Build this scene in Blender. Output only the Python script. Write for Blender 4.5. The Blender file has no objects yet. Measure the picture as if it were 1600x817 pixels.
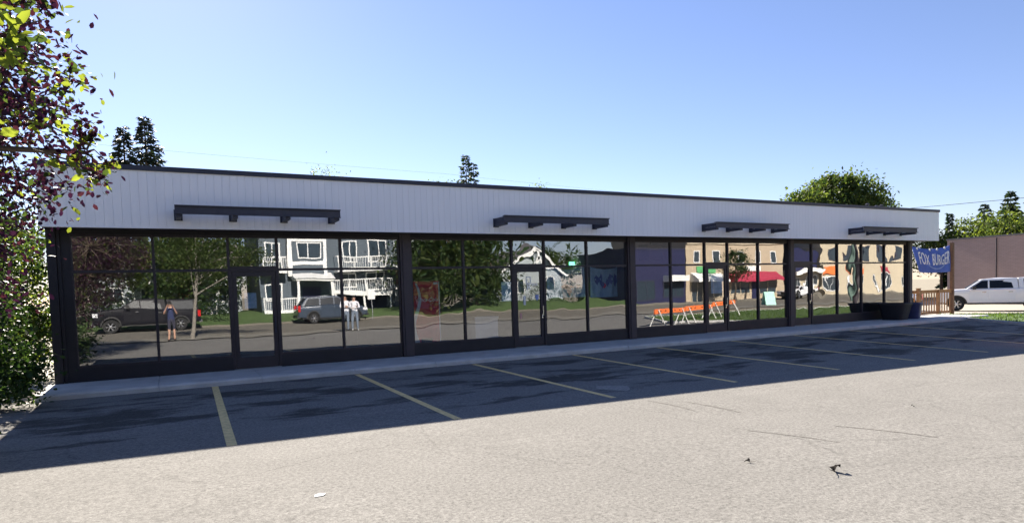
import bpy, bmesh, math, random
import numpy as np
from mathutils import Vector, Matrix, Euler
random.seed(7)
rng = np.random.default_rng(11)
R = math.radians
scene = bpy.context.scene
col = scene.collection

# ------------------------------------------------------------------ scene tree helpers
def tag(o, label=None, cat=None, group=None, kind=None):
    if label: o['label'] = label
    if cat: o['category'] = cat
    if group: o['group'] = group
    if kind: o['kind'] = kind
    return o

def empty(name, loc=(0, 0, 0), rz=0.0, label=None, cat=None, group=None):
    o = bpy.data.objects.new(name, None)
    o.empty_display_size = 0.3
    o.location = loc
    o.rotation_euler = (0, 0, rz)
    col.objects.link(o)
    return tag(o, label, cat, group)

class MB:
    """collects faces, links them as one mesh object"""
    def __init__(self):
        self.v = []; self.f = []; self.m = []
    def face(self, pts, m=0):
        b = len(self.v)
        self.v += [tuple(p) for p in pts]
        self.f.append(tuple(range(b, b + len(pts)))); self.m.append(m)
    def mesh(self, verts, faces, m=0):
        b = len(self.v)
        self.v += [tuple(p) for p in verts]
        for f in faces:
            self.f.append(tuple(b + i for i in f)); self.m.append(m)
    def box(self, x0, x1, y0, y1, z0, z1, m=0, M=None):
        vs = [(x0,y0,z0),(x1,y0,z0),(x1,y1,z0),(x0,y1,z0),(x0,y0,z1),(x1,y0,z1),(x1,y1,z1),(x0,y1,z1)]
        if M is not None: vs = [tuple(M @ Vector(p)) for p in vs]
        self.mesh(vs, [(3,2,1,0),(4,5,6,7),(0,1,5,4),(1,2,6,5),(2,3,7,6),(3,0,4,7)], m)
    def bar(self, a, b, w, h=None, m=0):
        a = Vector(a); b = Vector(b); d = b - a
        if h is None: h = w
        z = d.normalized()
        ref = Vector((0, 0, 1)) if abs(z.z) < 0.95 else Vector((1, 0, 0))
        x = ref.cross(z).normalized(); y = z.cross(x)
        vs = []
        for p in (a, b):
            for sx, sy in ((-1,-1),(1,-1),(1,1),(-1,1)):
                vs.append(p + x * sx * w / 2 + y * sy * h / 2)
        self.mesh(vs, [(3,2,1,0),(4,5,6,7),(0,1,5,4),(1,2,6,5),(2,3,7,6),(3,0,4,7)], m)
    def tube(self, pts, radii, n=8, m=0, cap=True):
        pts = [Vector(p) for p in pts]
        rings = []
        for i, p in enumerate(pts):
            d = (pts[min(i+1, len(pts)-1)] - pts[max(i-1, 0)]).normalized()
            ref = Vector((0, 0, 1)) if abs(d.z) < 0.9 else Vector((1, 0, 0))
            x = ref.cross(d).normalized(); y = d.cross(x)
            r = radii[i] if hasattr(radii, '__len__') else radii
            rings.append([p + (x * math.cos(2*math.pi*k/n) + y * math.sin(2*math.pi*k/n)) * r for k in range(n)])
        vs = [q for ring in rings for q in ring]; fs = []
        for i in range(len(pts) - 1):
            for k in range(n):
                fs.append((i*n+k, i*n+(k+1) % n, (i+1)*n+(k+1) % n, (i+1)*n+k))
        if cap:
            fs.append(tuple(reversed(range(n)))); fs.append(tuple((len(pts)-1)*n + k for k in range(n)))
        self.mesh(vs, fs, m)
    def lathe(self, prof, n=20, m=0, M=None, closed=True):
        vs = []; fs = []
        for r, z in prof:
            for k in range(n):
                a = 2*math.pi*k/n
                p = Vector((r*math.cos(a), r*math.sin(a), z))
                vs.append(M @ p if M is not None else p)
        for i in range(len(prof) - 1):
            for k in range(n):
                fs.append((i*n+k, i*n+(k+1) % n, (i+1)*n+(k+1) % n, (i+1)*n+k))
        if closed:
            fs.append(tuple(reversed(range(n)))); fs.append(tuple((len(prof)-1)*n + k for k in range(n)))
        self.mesh(vs, fs, m)
    def extrude_poly(self, poly, stations, m=0, axis='y', M=None):
        """poly: [(x,z)] ; stations: [(y, inset)] -- a solid whose outline shrinks by inset"""
        n = len(poly)
        P = [Vector((a, b)) for a, b in poly]
        area = sum(P[i].x*P[(i+1) % n].y - P[(i+1) % n].x*P[i].y for i in range(n))
        sg = 1 if area > 0 else -1
        nor = []
        for i in range(n):
            e1 = (P[i] - P[i-1]).normalized(); e2 = (P[(i+1) % n] - P[i]).normalized()
            nn = Vector((e1.y + e2.y, -e1.x - e2.x)) * sg
            nn = nn.normalized() if nn.length > 1e-6 else Vector((e1.y, -e1.x))
            nor.append(nn)
        vs = []
        for y, ins in stations:
            for i in range(n):
                q = P[i] - nor[i] * ins
                v = Vector((q.x, y, q.y))
                vs.append(M @ v if M is not None else v)
        fs = []
        for s in range(len(stations) - 1):
            for i in range(n):
                fs.append((s*n+i, s*n+(i+1) % n, (s+1)*n+(i+1) % n, (s+1)*n+i))
        fs.append(tuple(range(n))); fs.append(tuple(reversed([(len(stations)-1)*n + i for i in range(n)])))
        self.mesh(vs, fs, m)
    def build(self, name, mats, parent=None, smooth=False, recalc=True, loc=None, rz=None, kind=None):
        me = bpy.data.meshes.new(name)
        me.from_pydata([tuple(p) for p in self.v], [], self.f)
        if not isinstance(mats, (list, tuple)): mats = [mats]
        for mm in mats: me.materials.append(mm)
        me.polygons.foreach_set('material_index', self.m)
        if recalc:
            bm = bmesh.new(); bm.from_mesh(me)
            bmesh.ops.recalc_face_normals(bm, faces=bm.faces)
            bm.to_mesh(me); bm.free()
        if smooth:
            me.polygons.foreach_set('use_smooth', [True] * len(me.polygons))
            try: me.set_sharp_from_angle(angle=R(40))
            except Exception: pass
        o = bpy.data.objects.new(name, me)
        if parent is not None: o.parent = parent
        if loc is not None: o.location = loc
        if rz is not None: o.rotation_euler = (0, 0, rz)
        if kind: o['kind'] = kind
        col.objects.link(o)
        return o

def children(o): return [c for c in bpy.data.objects if c.parent == o]
def copy_tree(o, parent=None):
    c = o.copy(); col.objects.link(c); c.parent = parent
    for ch in children(o):
        copy_tree(ch, c)
    return c

# ------------------------------------------------------------------ materials
def new_mat(name):
    m = bpy.data.materials.new(name); m.use_nodes = True
    nt = m.node_tree
    return m, nt, nt.nodes['Principled BSDF']

def N(nt, t, **kw):
    n = nt.nodes.new(t)
    for k, v in kw.items():
        if k.startswith('i_'): n.inputs[k[2:].replace('_', ' ')].default_value = v
        else: setattr(n, k, v)
    return n

def rgb(c): return (c[0], c[1], c[2], 1.0)

def mat(name, c, rough=0.6, metal=0.0, var=0.12, scale=6.0, bump=0.0, bscale=40.0, spec=0.5, coat=0.0, detail=5.0):
    """colour varied by object space noise, optional fine bump"""
    m, nt, b = new_mat(name)
    b.inputs['Roughness'].default_value = rough
    b.inputs['Metallic'].default_value = metal
    b.inputs['Specular IOR Level'].default_value = spec
    if coat: b.inputs['Coat Weight'].default_value = coat
    tc = N(nt, 'ShaderNodeTexCoord')
    no = N(nt, 'ShaderNodeTexNoise', i_Scale=scale, i_Detail=detail, i_Roughness=0.6)
    nt.links.new(tc.outputs['Object'], no.inputs['Vector'])
    mr = N(nt, 'ShaderNodeMapRange')
    mr.inputs['From Min'].default_value = 0.3; mr.inputs['From Max'].default_value = 0.7
    mr.inputs['To Min'].default_value = 1 - var; mr.inputs['To Max'].default_value = 1 + var
    nt.links.new(no.outputs['Fac'], mr.inputs['Value'])
    mx = N(nt, 'ShaderNodeVectorMath', operation='SCALE')
    mx.inputs[0].default_value = c[:3]
    nt.links.new(mr.outputs['Result'], mx.inputs['Scale'])
    nt.links.new(mx.outputs['Vector'], b.inputs['Base Color'])
    if bump:
        n2 = N(nt, 'ShaderNodeTexNoise', i_Scale=bscale, i_Detail=4.0)
        nt.links.new(tc.outputs['Object'], n2.inputs['Vector'])
        bp = N(nt, 'ShaderNodeBump', i_Strength=1.0, i_Distance=bump)
        nt.links.new(n2.outputs['Fac'], bp.inputs['Height'])
        nt.links.new(bp.outputs['Normal'], b.inputs['Normal'])
    return m

def leaf_mat(name, c, trans=0.45, tc_mul=(1.3, 1.35, 0.6), rough=0.45, var=0.3):
    m, nt, b = new_mat(name)
    geo = N(nt, 'ShaderNodeTexCoord')
    no = N(nt, 'ShaderNodeTexNoise', i_Scale=1.7, i_Detail=3.0)
    nt.links.new(geo.outputs['Object'], no.inputs['Vector'])
    mr = N(nt, 'ShaderNodeMapRange')
    mr.inputs['From Min'].default_value = 0.3; mr.inputs['From Max'].default_value = 0.7
    mr.inputs['To Min'].default_value = 1 - var; mr.inputs['To Max'].default_value = 1 + var
    nt.links.new(no.outputs['Fac'], mr.inputs['Value'])
    a = N(nt, 'ShaderNodeVectorMath', operation='SCALE'); a.inputs[0].default_value = c
    nt.links.new(mr.outputs['Result'], a.inputs['Scale'])
    t = N(nt, 'ShaderNodeVectorMath', operation='MULTIPLY'); t.inputs[1].default_value = tc_mul
    nt.links.new(a.outputs['Vector'], t.inputs[0])
    b.inputs['Roughness'].default_value = rough
    b.inputs['Specular IOR Level'].default_value = 0.12
    nt.links.new(a.outputs['Vector'], b.inputs['Base Color'])
    tr = N(nt, 'ShaderNodeBsdfTranslucent')
    nt.links.new(t.outputs['Vector'], tr.inputs['Color'])
    ms = N(nt, 'ShaderNodeMixShader'); ms.inputs['Fac'].default_value = trans
    nt.links.new(b.outputs[0], ms.inputs[1]); nt.links.new(tr.outputs[0], ms.inputs[2])
    nt.links.new(ms.outputs[0], nt.nodes['Material Output'].inputs['Surface'])
    return m

def asphalt_mat(name, base, stains=True):
    m, nt, b = new_mat(name)
    b.inputs['Roughness'].default_value = 0.95
    b.inputs['Specular IOR Level'].default_value = 0.12
    tc = N(nt, 'ShaderNodeTexCoord')
    O = tc.outputs['Object']
    def noise(sc, det=4.0, rg=0.6, vec=O):
        n = N(nt, 'ShaderNodeTexNoise', i_Scale=sc, i_Detail=det, i_Roughness=rg)
        nt.links.new(vec, n.inputs['Vector']); return n.outputs['Fac']
    def ramp(v, a, bb, lo, hi):
        r = N(nt, 'ShaderNodeMapRange')
        r.inputs['From Min'].default_value = a; r.inputs['From Max'].default_value = bb
        r.inputs['To Min'].default_value = lo; r.inputs['To Max'].default_value = hi
        nt.links.new(v, r.inputs['Value']); return r.outputs['Result']
    def mul(a, bb):
        n = N(nt, 'ShaderNodeMath', operation='MULTIPLY')
        nt.links.new(a, n.inputs[0]); nt.links.new(bb, n.inputs[1]); return n.outputs[0]
    speck = ramp(noise(27, 4.0, 0.8), 0.33, 0.60, 0.60, 1.18)
    fine = ramp(noise(95, 2.0), 0.3, 0.7, 0.72, 1.25)
    blot = ramp(noise(1.1, 5.0), 0.3, 0.7, 0.95, 1.05)
    broad = ramp(noise(0.18, 3.0), 0.3, 0.7, 0.94, 1.05)
    v = mul(mul(speck, fine), mul(blot, broad))
    if stains:
        # soft streaks along the way cars turn, worn scratches and tar patches
        mp = N(nt, 'ShaderNodeMapping'); nt.links.new(O, mp.inputs['Vector'])
        mp.inputs['Rotation'].default_value = (0, 0, R(12)); mp.inputs['Scale'].default_value = (0.35, 2.2, 1)
        st = ramp(noise(1.3, 6.0, 0.65, mp.outputs['Vector']), 0.68, 0.84, 1.0, 0.92)
        mp2 = N(nt, 'ShaderNodeMapping'); nt.links.new(O, mp2.inputs['Vector'])
        mp2.inputs['Rotation'].default_value = (0, 0, R(-18)); mp2.inputs['Scale'].default_value = (0.3, 9.0, 1)
        sc = ramp(noise(0.9, 4.0, 0.5, mp2.outputs['Vector']), 0.62, 0.70, 1.0, 1.10)
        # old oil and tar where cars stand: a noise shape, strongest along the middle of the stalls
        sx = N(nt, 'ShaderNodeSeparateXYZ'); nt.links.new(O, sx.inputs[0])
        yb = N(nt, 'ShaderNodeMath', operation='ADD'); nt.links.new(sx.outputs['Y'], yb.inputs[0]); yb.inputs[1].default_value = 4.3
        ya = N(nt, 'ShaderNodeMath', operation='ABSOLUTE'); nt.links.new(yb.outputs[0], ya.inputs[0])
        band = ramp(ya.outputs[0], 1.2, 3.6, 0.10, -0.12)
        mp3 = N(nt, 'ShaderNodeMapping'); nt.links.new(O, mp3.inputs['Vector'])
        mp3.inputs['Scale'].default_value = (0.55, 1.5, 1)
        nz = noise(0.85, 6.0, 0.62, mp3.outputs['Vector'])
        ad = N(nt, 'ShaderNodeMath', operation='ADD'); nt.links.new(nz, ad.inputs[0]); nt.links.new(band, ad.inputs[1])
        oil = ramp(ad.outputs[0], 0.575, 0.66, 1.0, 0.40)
        worn = ramp(noise(0.6, 7.0, 0.7, mp.outputs['Vector']), 0.56, 0.72, 1.0, 1.12)
        # hairline cracks
        nd = N(nt, 'ShaderNodeTexNoise', i_Scale=0.9, i_Detail=6.0); nt.links.new(O, nd.inputs['Vector'])
        dm = N(nt, 'ShaderNodeVectorMath', operation='MULTIPLY_ADD'); dm.inputs[1].default_value = (1.1, 1.1, 0)
        nt.links.new(nd.outputs['Color'], dm.inputs[0]); nt.links.new(O, dm.inputs[2])
        vo = N(nt, 'ShaderNodeTexVoronoi', feature='DISTANCE_TO_EDGE'); vo.inputs['Scale'].default_value = 0.23
        nt.links.new(dm.outputs['Vector'], vo.inputs['Vector'])
        crack = ramp(vo.outputs['Distance'], 0.0015, 0.005, 0.86, 1.0)
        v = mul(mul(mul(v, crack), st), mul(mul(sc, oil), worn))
    c = N(nt, 'ShaderNodeVectorMath', operation='SCALE'); c.inputs[0].default_value = base
    nt.links.new(v, c.inputs['Scale'])
    nt.links.new(c.outputs['Vector'], b.inputs['Base Color'])
    bp = N(nt, 'ShaderNodeBump', i_Strength=0.6, i_Distance=0.004)
    nt.links.new(noise(60, 4.0, 0.7), bp.inputs['Height'])
    nt.links.new(bp.outputs['Normal'], b.inputs['Normal'])
    return m

def glass_mat(name, r0=0.34, wob=0.004, tint=(0.86, 0.88, 0.88), wscale=0.9):
    """coated shop glass: a wavy mirror over a tinted see-through pane"""
    m, nt, b = new_mat(name)
    nt.nodes.remove(b)
    tc = N(nt, 'ShaderNodeTexCoord')
    no = N(nt, 'ShaderNodeTexNoise', i_Scale=wscale, i_Detail=1.5, i_Roughness=0.35)
    nt.links.new(tc.outputs['Object'], no.inputs['Vector'])
    bp = N(nt, 'ShaderNodeBump', i_Strength=1.0, i_Distance=wob)
    nt.links.new(no.outputs['Fac'], bp.inputs['Height'])
    gl = N(nt, 'ShaderNodeBsdfGlossy'); gl.inputs['Roughness'].default_value = 0.0
    gl.inputs['Color'].default_value = (0.95, 0.97, 1.0, 1)
    nt.links.new(bp.outputs['Normal'], gl.inputs['Normal'])
    tr = N(nt, 'ShaderNodeBsdfTransparent'); tr.inputs['Color'].default_value = rgb(tint)
    lw = N(nt, 'ShaderNodeLayerWeight', i_Blend=0.5)
    pw = N(nt, 'ShaderNodeMath', operation='POWER'); pw.inputs[1].default_value = 3.0
    nt.links.new(lw.outputs['Facing'], pw.inputs[0])
    ma = N(nt, 'ShaderNodeMath', operation='MULTIPLY_ADD'); ma.use_clamp = True
    ma.inputs[1].default_value = 1 - r0; ma.inputs[2].default_value = r0
    nt.links.new(pw.outputs[0], ma.inputs[0])
    ms = N(nt, 'ShaderNodeMixShader')
    nt.links.new(ma.outputs[0], ms.inputs['Fac'])
    nt.links.new(tr.outputs[0], ms.inputs[1]); nt.links.new(gl.outputs[0], ms.inputs[2])
    nt.links.new(ms.outputs[0], nt.nodes['Material Output'].inputs['Surface'])
    return m

def emit_mat(name, c, s):
    m, nt, b = new_mat(name)
    b.inputs['Base Color'].default_value = rgb(c)
    b.inputs['Emission Color'].default_value = rgb(c)
    b.inputs['Emission Strength'].default_value = s
    return m

def brick_mat(name, c1, c2, mortar, sx=1.0):
    m, nt, b = new_mat(name)
    b.inputs['Roughness'].default_value = 0.85
    tc = N(nt, 'ShaderNodeTexCoord')
    sp = N(nt, 'ShaderNodeSeparateXYZ'); nt.links.new(tc.outputs['Object'], sp.inputs[0])
    ad = N(nt, 'ShaderNodeMath', operation='ADD')
    nt.links.new(sp.outputs['X'], ad.inputs[0]); nt.links.new(sp.outputs['Y'], ad.inputs[1])
    cb = N(nt, 'ShaderNodeCombineXYZ')
    nt.links.new(ad.outputs[0], cb.inputs['X']); nt.links.new(sp.outputs['Z'], cb.inputs['Y'])
    br = N(nt, 'ShaderNodeTexBrick')
    br.inputs['Color1'].default_value = rgb(c1); br.inputs['Color2'].default_value = rgb(c2); br.inputs['Mortar'].default_value = rgb(mortar)
    br.inputs['Scale'].default_value = 1.0
    br.offset = 0.5; br.inputs['Brick Width'].default_value = 0.30 * sx; br.inputs['Row Height'].default_value = 0.1
    br.inputs['Mortar Size'].default_value = 0.010
    nt.links.new(cb.outputs[0], br.inputs['Vector'])
    nt.links.new(br.outputs['Color'], b.inputs['Base Color'])
    return m

def siding_mat(name, c, pitch=0.16, rough=0.6):
    """lap boards: thin dark joints by height plus grain"""
    m, nt, b = new_mat(name)
    b.inputs['Roughness'].default_value = rough
    tc = N(nt, 'ShaderNodeTexCoord')
    sp = N(nt, 'ShaderNodeSeparateXYZ'); nt.links.new(tc.outputs['Object'], sp.inputs[0])
    d = N(nt, 'ShaderNodeMath', operation='DIVIDE'); nt.links.new(sp.outputs['Z'], d.inputs[0]); d.inputs[1].default_value = pitch
    fr = N(nt, 'ShaderNodeMath', operation='FRACT'); nt.links.new(d.outputs[0], fr.inputs[0])
    mr = N(nt, 'ShaderNodeMapRange'); mr.inputs['From Min'].default_value = 0.0; mr.inputs['From Max'].default_value = 0.15
    mr.inputs['To Min'].default_value = 0.6; mr.inputs['To Max'].default_value = 1.0
    nt.links.new(fr.outputs[0], mr.inputs['Value'])
    s = N(nt, 'ShaderNodeVectorMath', operation='SCALE'); s.inputs[0].default_value = c
    nt.links.new(mr.outputs['Result'], s.inputs['Scale'])
    nt.links.new(s.outputs['Vector'], b.inputs['Base Color'])
    return m

M = {}
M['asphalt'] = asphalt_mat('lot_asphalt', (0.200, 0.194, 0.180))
M['mark'] = asphalt_mat('rubber_streak', (0.172, 0.164, 0.150), False)
M['patch'] = asphalt_mat('pale_patch', (0.27, 0.26, 0.24), False)
M['road'] = asphalt_mat('road_asphalt', (0.185, 0.170, 0.140), False)
M['concrete'] = mat('walk_concrete', (0.50, 0.495, 0.48), 0.85, var=0.16, scale=2.2, bump=0.003, bscale=60)
M['pave'] = mat('pavement_concrete', (0.21, 0.195, 0.16), 0.85, var=0.10, scale=1.5)
M['pad'] = mat('pale_gravel', (0.36, 0.33, 0.27), 0.9, var=0.2, scale=9, bump=0.01, bscale=25)
M['soil'] = mat('dry_soil', (0.24, 0.21, 0.15), 0.95, var=0.3, scale=1.2, bump=0.02, bscale=10)
M['lawn'] = mat('lawn_turf', (0.07, 0.12, 0.03), 0.9, var=0.4, scale=3, bump=0.03, bscale=30)
M['paint_yellow'] = mat('worn_yellow_paint', (0.76, 0.57, 0.25), 0.8, var=0.22, scale=14)
M['fascia'] = mat('pale_grey_siding', (0.87, 0.87, 0.89), 0.55, var=0.025, scale=1.4)
_nt = M['fascia'].node_tree; _no = [n for n in _nt.nodes if n.type == 'TEX_NOISE'][0]; _tc = [n for n in _nt.nodes if n.type == 'TEX_COORD'][0]
_mp = N(_nt, 'ShaderNodeMapping'); _mp.inputs['Scale'].default_value = (4.0, 1.0, 0.35)
_nt.links.new(_tc.outputs['Object'], _mp.inputs['Vector']); _nt.links.new(_mp.outputs['Vector'], _no.inputs['Vector'])
M['dark'] = mat('dark_bronze_metal', (0.014, 0.013, 0.020), 0.5, var=0.2, scale=4, spec=0.4)
M['frame'] = mat('window_frame_metal', (0.028, 0.022, 0.030), 0.45, var=0.15, scale=4, spec=0.4)
M['column'] = mat('column_cladding', (0.045, 0.034, 0.042), 0.55, var=0.15, scale=4)
M['steel'] = mat('blue_black_steel', (0.030, 0.032, 0.055), 0.5, var=0.15, scale=5)
M['coping'] = mat('coping_metal', (0.020, 0.022, 0.040), 0.45, var=0.15, scale=3)
M['soffit'] = mat('soffit_board', (0.055, 0.045, 0.060), 0.7, var=0.1, scale=4)
M['roof'] = mat('roof_membrane', (0.10, 0.10, 0.10), 0.9)
M['inside_wall'] = mat('inside_wall', (0.16, 0.15, 0.14), 0.8, var=0.08)
M['inside_floor'] = mat('inside_floor', (0.22, 0.20, 0.18), 0.6, var=0.1, scale=2)
M['glass_plain'] = glass_mat('shop_glass', 0.30, 0.0026)
M['glass_wavy'] = glass_mat('wavy_shop_glass', 0.29, 0.0065, wscale=1.1)
M['glass_dim'] = glass_mat('door_glass', 0.25, 0.0022)
M['chrome'] = mat('bright_metal', (0.6, 0.6, 0.6), 0.25, metal=1.0, var=0.02)
M['white'] = mat('white_paint', (0.78, 0.78, 0.76), 0.5, var=0.04)
M['paper'] = mat('white_paper', (0.70, 0.72, 0.74), 0.8, var=0.05)
M['poster'] = mat('pale_blue_poster', (0.34, 0.50, 0.68), 0.7, var=0.3, scale=9)
M['red_panel'] = mat('deep_red_plastic', (0.62, 0.02, 0.07), 0.5, var=0.15, scale=3)
M['banner'] = mat('blue_banner_cloth', (0.09, 0.16, 0.52), 0.7, var=0.18, scale=2.0)
M['banner_pale'] = mat('faded_blue_print', (0.26, 0.34, 0.62), 0.7, var=0.1, scale=3)
M['letter'] = mat('white_lettering', (0.85, 0.85, 0.87), 0.6, var=0.02)
M['cloth'] = mat('light_blue_cloth', (0.30, 0.47, 0.62), 0.8, var=0.15, scale=5)
M['cloth_dark'] = mat('navy_print', (0.05, 0.10, 0.30), 0.8, var=0.2, scale=12)
M['cloth_pink'] = mat('pink_print', (0.62, 0.33, 0.30), 0.8, var=0.2, scale=12)
M['orange'] = mat('safety_orange', (0.90, 0.20, 0.05), 0.45, var=0.08)
M['wood'] = mat('stained_cedar', (0.36, 0.19, 0.085), 0.65, var=0.3, scale=7)
M['wood_dark'] = mat('dark_cedar', (0.16, 0.08, 0.04), 0.7, var=0.3, scale=7)
M['tub_black'] = mat('black_plastic', (0.010, 0.010, 0.014), 0.6)
M['tub_blue'] = mat('dark_blue_plastic', (0.02, 0.03, 0.10), 0.5)
M['truck_white'] = mat('pearl_white_paint', (0.74, 0.74, 0.75), 0.28, var=0.03, scale=1.5, coat=0.6)
M['car_slate'] = mat('slate_blue_paint', (0.045, 0.062, 0.090), 0.25, var=0.05, coat=0.8)
M['car_black'] = mat('black_car_paint', (0.012, 0.012, 0.016), 0.5, spec=0.12)
M['rubber'] = mat('tyre_rubber', (0.018, 0.018, 0.018), 0.85)
M['alloy'] = mat('alloy_wheel', (0.55, 0.55, 0.56), 0.3, metal=0.9)
M['autoglass'] = mat('car_window', (0.010, 0.014, 0.022), 0.35, spec=0.12, var=0.0)
M['trim'] = mat('black_trim', (0.02, 0.02, 0.02), 0.5)
M['lamp_clear'] = mat('clear_lamp', (0.75, 0.76, 0.78), 0.12, var=0.02)
M['lamp_red'] = mat('red_lamp', (0.50, 0.02, 0.02), 0.15)
M['exit_green'] = emit_mat('lit_green_sign', (0.15, 0.95, 0.40), 1.6)
M['brick'] = brick_mat('brown_block', (0.31, 0.225, 0.205), (0.345, 0.25, 0.23), (0.25, 0.185, 0.17), 1.0)
M['tan'] = mat('tan_stucco', (0.44, 0.355, 0.25), 0.85, var=0.05, scale=2)
M['tan2'] = mat('cream_stucco', (0.50, 0.43, 0.31), 0.85, var=0.05, scale=2)
M['navy'] = mat('navy_cladding', (0.010, 0.012, 0.055), 0.6, var=0.1)
M['slate'] = siding_mat('slate_lap_siding', (0.075, 0.10, 0.125))
M['pale_slate'] = siding_mat('pale_lap_siding', (0.36, 0.40, 0.42))
M['rose'] = siding_mat('rose_lap_siding', (0.38, 0.13, 0.15))
M['roof_shingle'] = mat('grey_shingle', (0.14, 0.13, 0.13), 0.9, var=0.25, scale=9)
M['awning_red'] = mat('wine_red_canvas', (0.36, 0.025, 0.06), 0.8, var=0.2, scale=5)
M['awning_white'] = mat('white_canvas', (0.75, 0.75, 0.72), 0.8, var=0.1, scale=5)
M['sign_green'] = mat('green_sign', (0.10, 0.38, 0.14), 0.6)
M['mint'] = mat('mint_board', (0.42, 0.75, 0.62), 0.6)
M['shopglass'] = mat('dark_shop_window', (0.03, 0.045, 0.06), 0.06, spec=0.8, var=0.0)
M['pole_wood'] = mat('weathered_pole', (0.26, 0.20, 0.15), 0.85, var=0.25, scale=5)
M['pole_green'] = mat('green_grey_pole', (0.10, 0.16, 0.13), 0.6)
M['wire'] = mat('wire', (0.02, 0.018, 0.016), 0.9, spec=0.05)
M['galv'] = mat('galvanised', (0.35, 0.36, 0.37), 0.5, metal=0.5)
M['bark'] = mat('brown_bark', (0.10, 0.075, 0.055), 0.9, var=0.35, scale=9, bump=0.01, bscale=25)
M['bark_pale'] = mat('grey_bark', (0.22, 0.20, 0.17), 0.9, var=0.3, scale=9)
M['l_purple'] = leaf_mat('purple_leaf', (0.034, 0.015, 0.034), 0.28, (1.3, 0.7, 1.0))
M['l_purple2'] = leaf_mat('plum_leaf', (0.060, 0.026, 0.040), 0.32, (1.4, 0.8, 0.8))
M['l_lime'] = leaf_mat('lime_leaf', (0.12, 0.16, 0.035), 0.55, (2.3, 2.1, 0.9))
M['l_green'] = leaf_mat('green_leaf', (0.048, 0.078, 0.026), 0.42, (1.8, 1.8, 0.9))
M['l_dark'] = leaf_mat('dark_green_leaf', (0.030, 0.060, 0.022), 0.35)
M['l_olive'] = leaf_mat('olive_leaf', (0.082, 0.110, 0.034), 0.52, (1.75, 1.75, 0.8))
M['l_conifer'] = leaf_mat('spruce_needle', (0.026, 0.045, 0.038), 0.2)
M['l_conifer2'] = leaf_mat('dark_spruce_needle', (0.040, 0.045, 0.042), 0.2)
M['grass1'] = leaf_mat('grass_blade', (0.10, 0.16, 0.035), 0.4)
M['skin'] = mat('skin', (0.52, 0.31, 0.22), 0.55, var=0.04)
M['shirt_white'] = mat('white_shirt', (0.72, 0.72, 0.76), 0.8, var=0.05)
M['jean'] = mat('grey_blue_trousers', (0.16, 0.20, 0.26), 0.8, var=0.1)
M['shirt_navy'] = mat('navy_shirt', (0.02, 0.03, 0.09), 0.8)
M['shorts'] = mat('dark_shorts', (0.03, 0.03, 0.05), 0.8)
M['hair'] = mat('dark_hair', (0.02, 0.014, 0.01), 0.6)
M['shoe'] = mat('dark_shoe', (0.02, 0.02, 0.02), 0.6)
M['sock'] = mat('pale_shoe', (0.6, 0.6, 0.6), 0.7)

# ------------------------------------------------------------------ light, sky, camera
SUN_EL, SUN_AZ = R(33.8), R(-1.0)      # sun stands behind the building, almost square to it
w = bpy.data.worlds.new('World'); scene.world = w; w.use_nodes = True
nt = w.node_tree; bg = nt.nodes['Background']
sky = nt.nodes.new('ShaderNodeTexSky'); sky.sky_type = 'NISHITA'; sky.sun_disc = False
sky.sun_elevation = SUN_EL; sky.sun_rotation = SUN_AZ
sky.air_density = 1.15; sky.dust_density = 0.20; sky.ozone_density = 3.4; sky.altitude = 700
tn = nt.nodes.new('ShaderNodeVectorMath'); tn.operation = 'MULTIPLY'; tn.inputs[1].default_value = (1.04, 0.93, 1.06)   # a shade bluer air
nt.links.new(sky.outputs[0], tn.inputs[0]); nt.links.new(tn.outputs[0], bg.inputs['Color']); bg.inputs['Strength'].default_value = 0.05
sl = bpy.data.lights.new('sun', 'SUN'); sl.energy = 5.0; sl.angle = R(0.5); sl.color = (1.0, 0.91, 0.79)
so = bpy.data.objects.new('sun', sl); col.objects.link(so)
sd = Vector((math.sin(SUN_AZ)*math.cos(SUN_EL), math.cos(SUN_AZ)*math.cos(SUN_EL), math.sin(SUN_EL)))
so.rotation_euler = sd.to_track_quat('Z', 'Y').to_euler(); so.location = (0, 30, 30)

cam = bpy.data.cameras.new('camera'); co = bpy.data.objects.new('camera', cam); col.objects.link(co)
fw = Vector((0.46881526, 0.88199158, -0.04799076)); rt = Vector((0.8818606, -0.47045836, -0.03147708)); up = Vector((0.05034018, 0.02756423, 0.99835168))
mm = Matrix.Identity(4)
for i in range(3):
    mm[i][0] = rt[i]; mm[i][1] = up[i]; mm[i][2] = -fw[i]
mm[0][3], mm[1][3], mm[2][3] = 0.0, -16.0, 1.7249
co.matrix_world = mm
cam.sensor_width = 36; cam.sensor_fit = 'HORIZONTAL'; cam.lens = 1003.006/1600*36
cam.shift_y = (503.17 - 408.5)/1600; cam.clip_start = 0.05; cam.clip_end = 3000
scene.camera = co
vs = scene.view_settings
vs.view_transform = 'Standard'; vs.look = 'None'; vs.gamma = 1.0; vs.use_curve_mapping = False
vs.exposure = 1.7
scene.cycles.max_bounces = 8; scene.cycles.transparent_max_bounces = 16
scene.cycles.sample_clamp_indirect = 6.0

# ------------------------------------------------------------------ ground
def lotz(x, y):
    return lot0(x, y) - 0.025*min(max(x - 29.5, 0), 14)*min(max((y + 15)/6, 0), 1)

def lot0(x, y):
    d = -(0.03 + 0.0115*min(max(x, -2), 20))
    if y >= -1.75 or y <= -16: return 0.0
    if y >= -7.5:
        return d * (-1.75 - y)/5.75
    return d * (y + 16)/8.5

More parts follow.
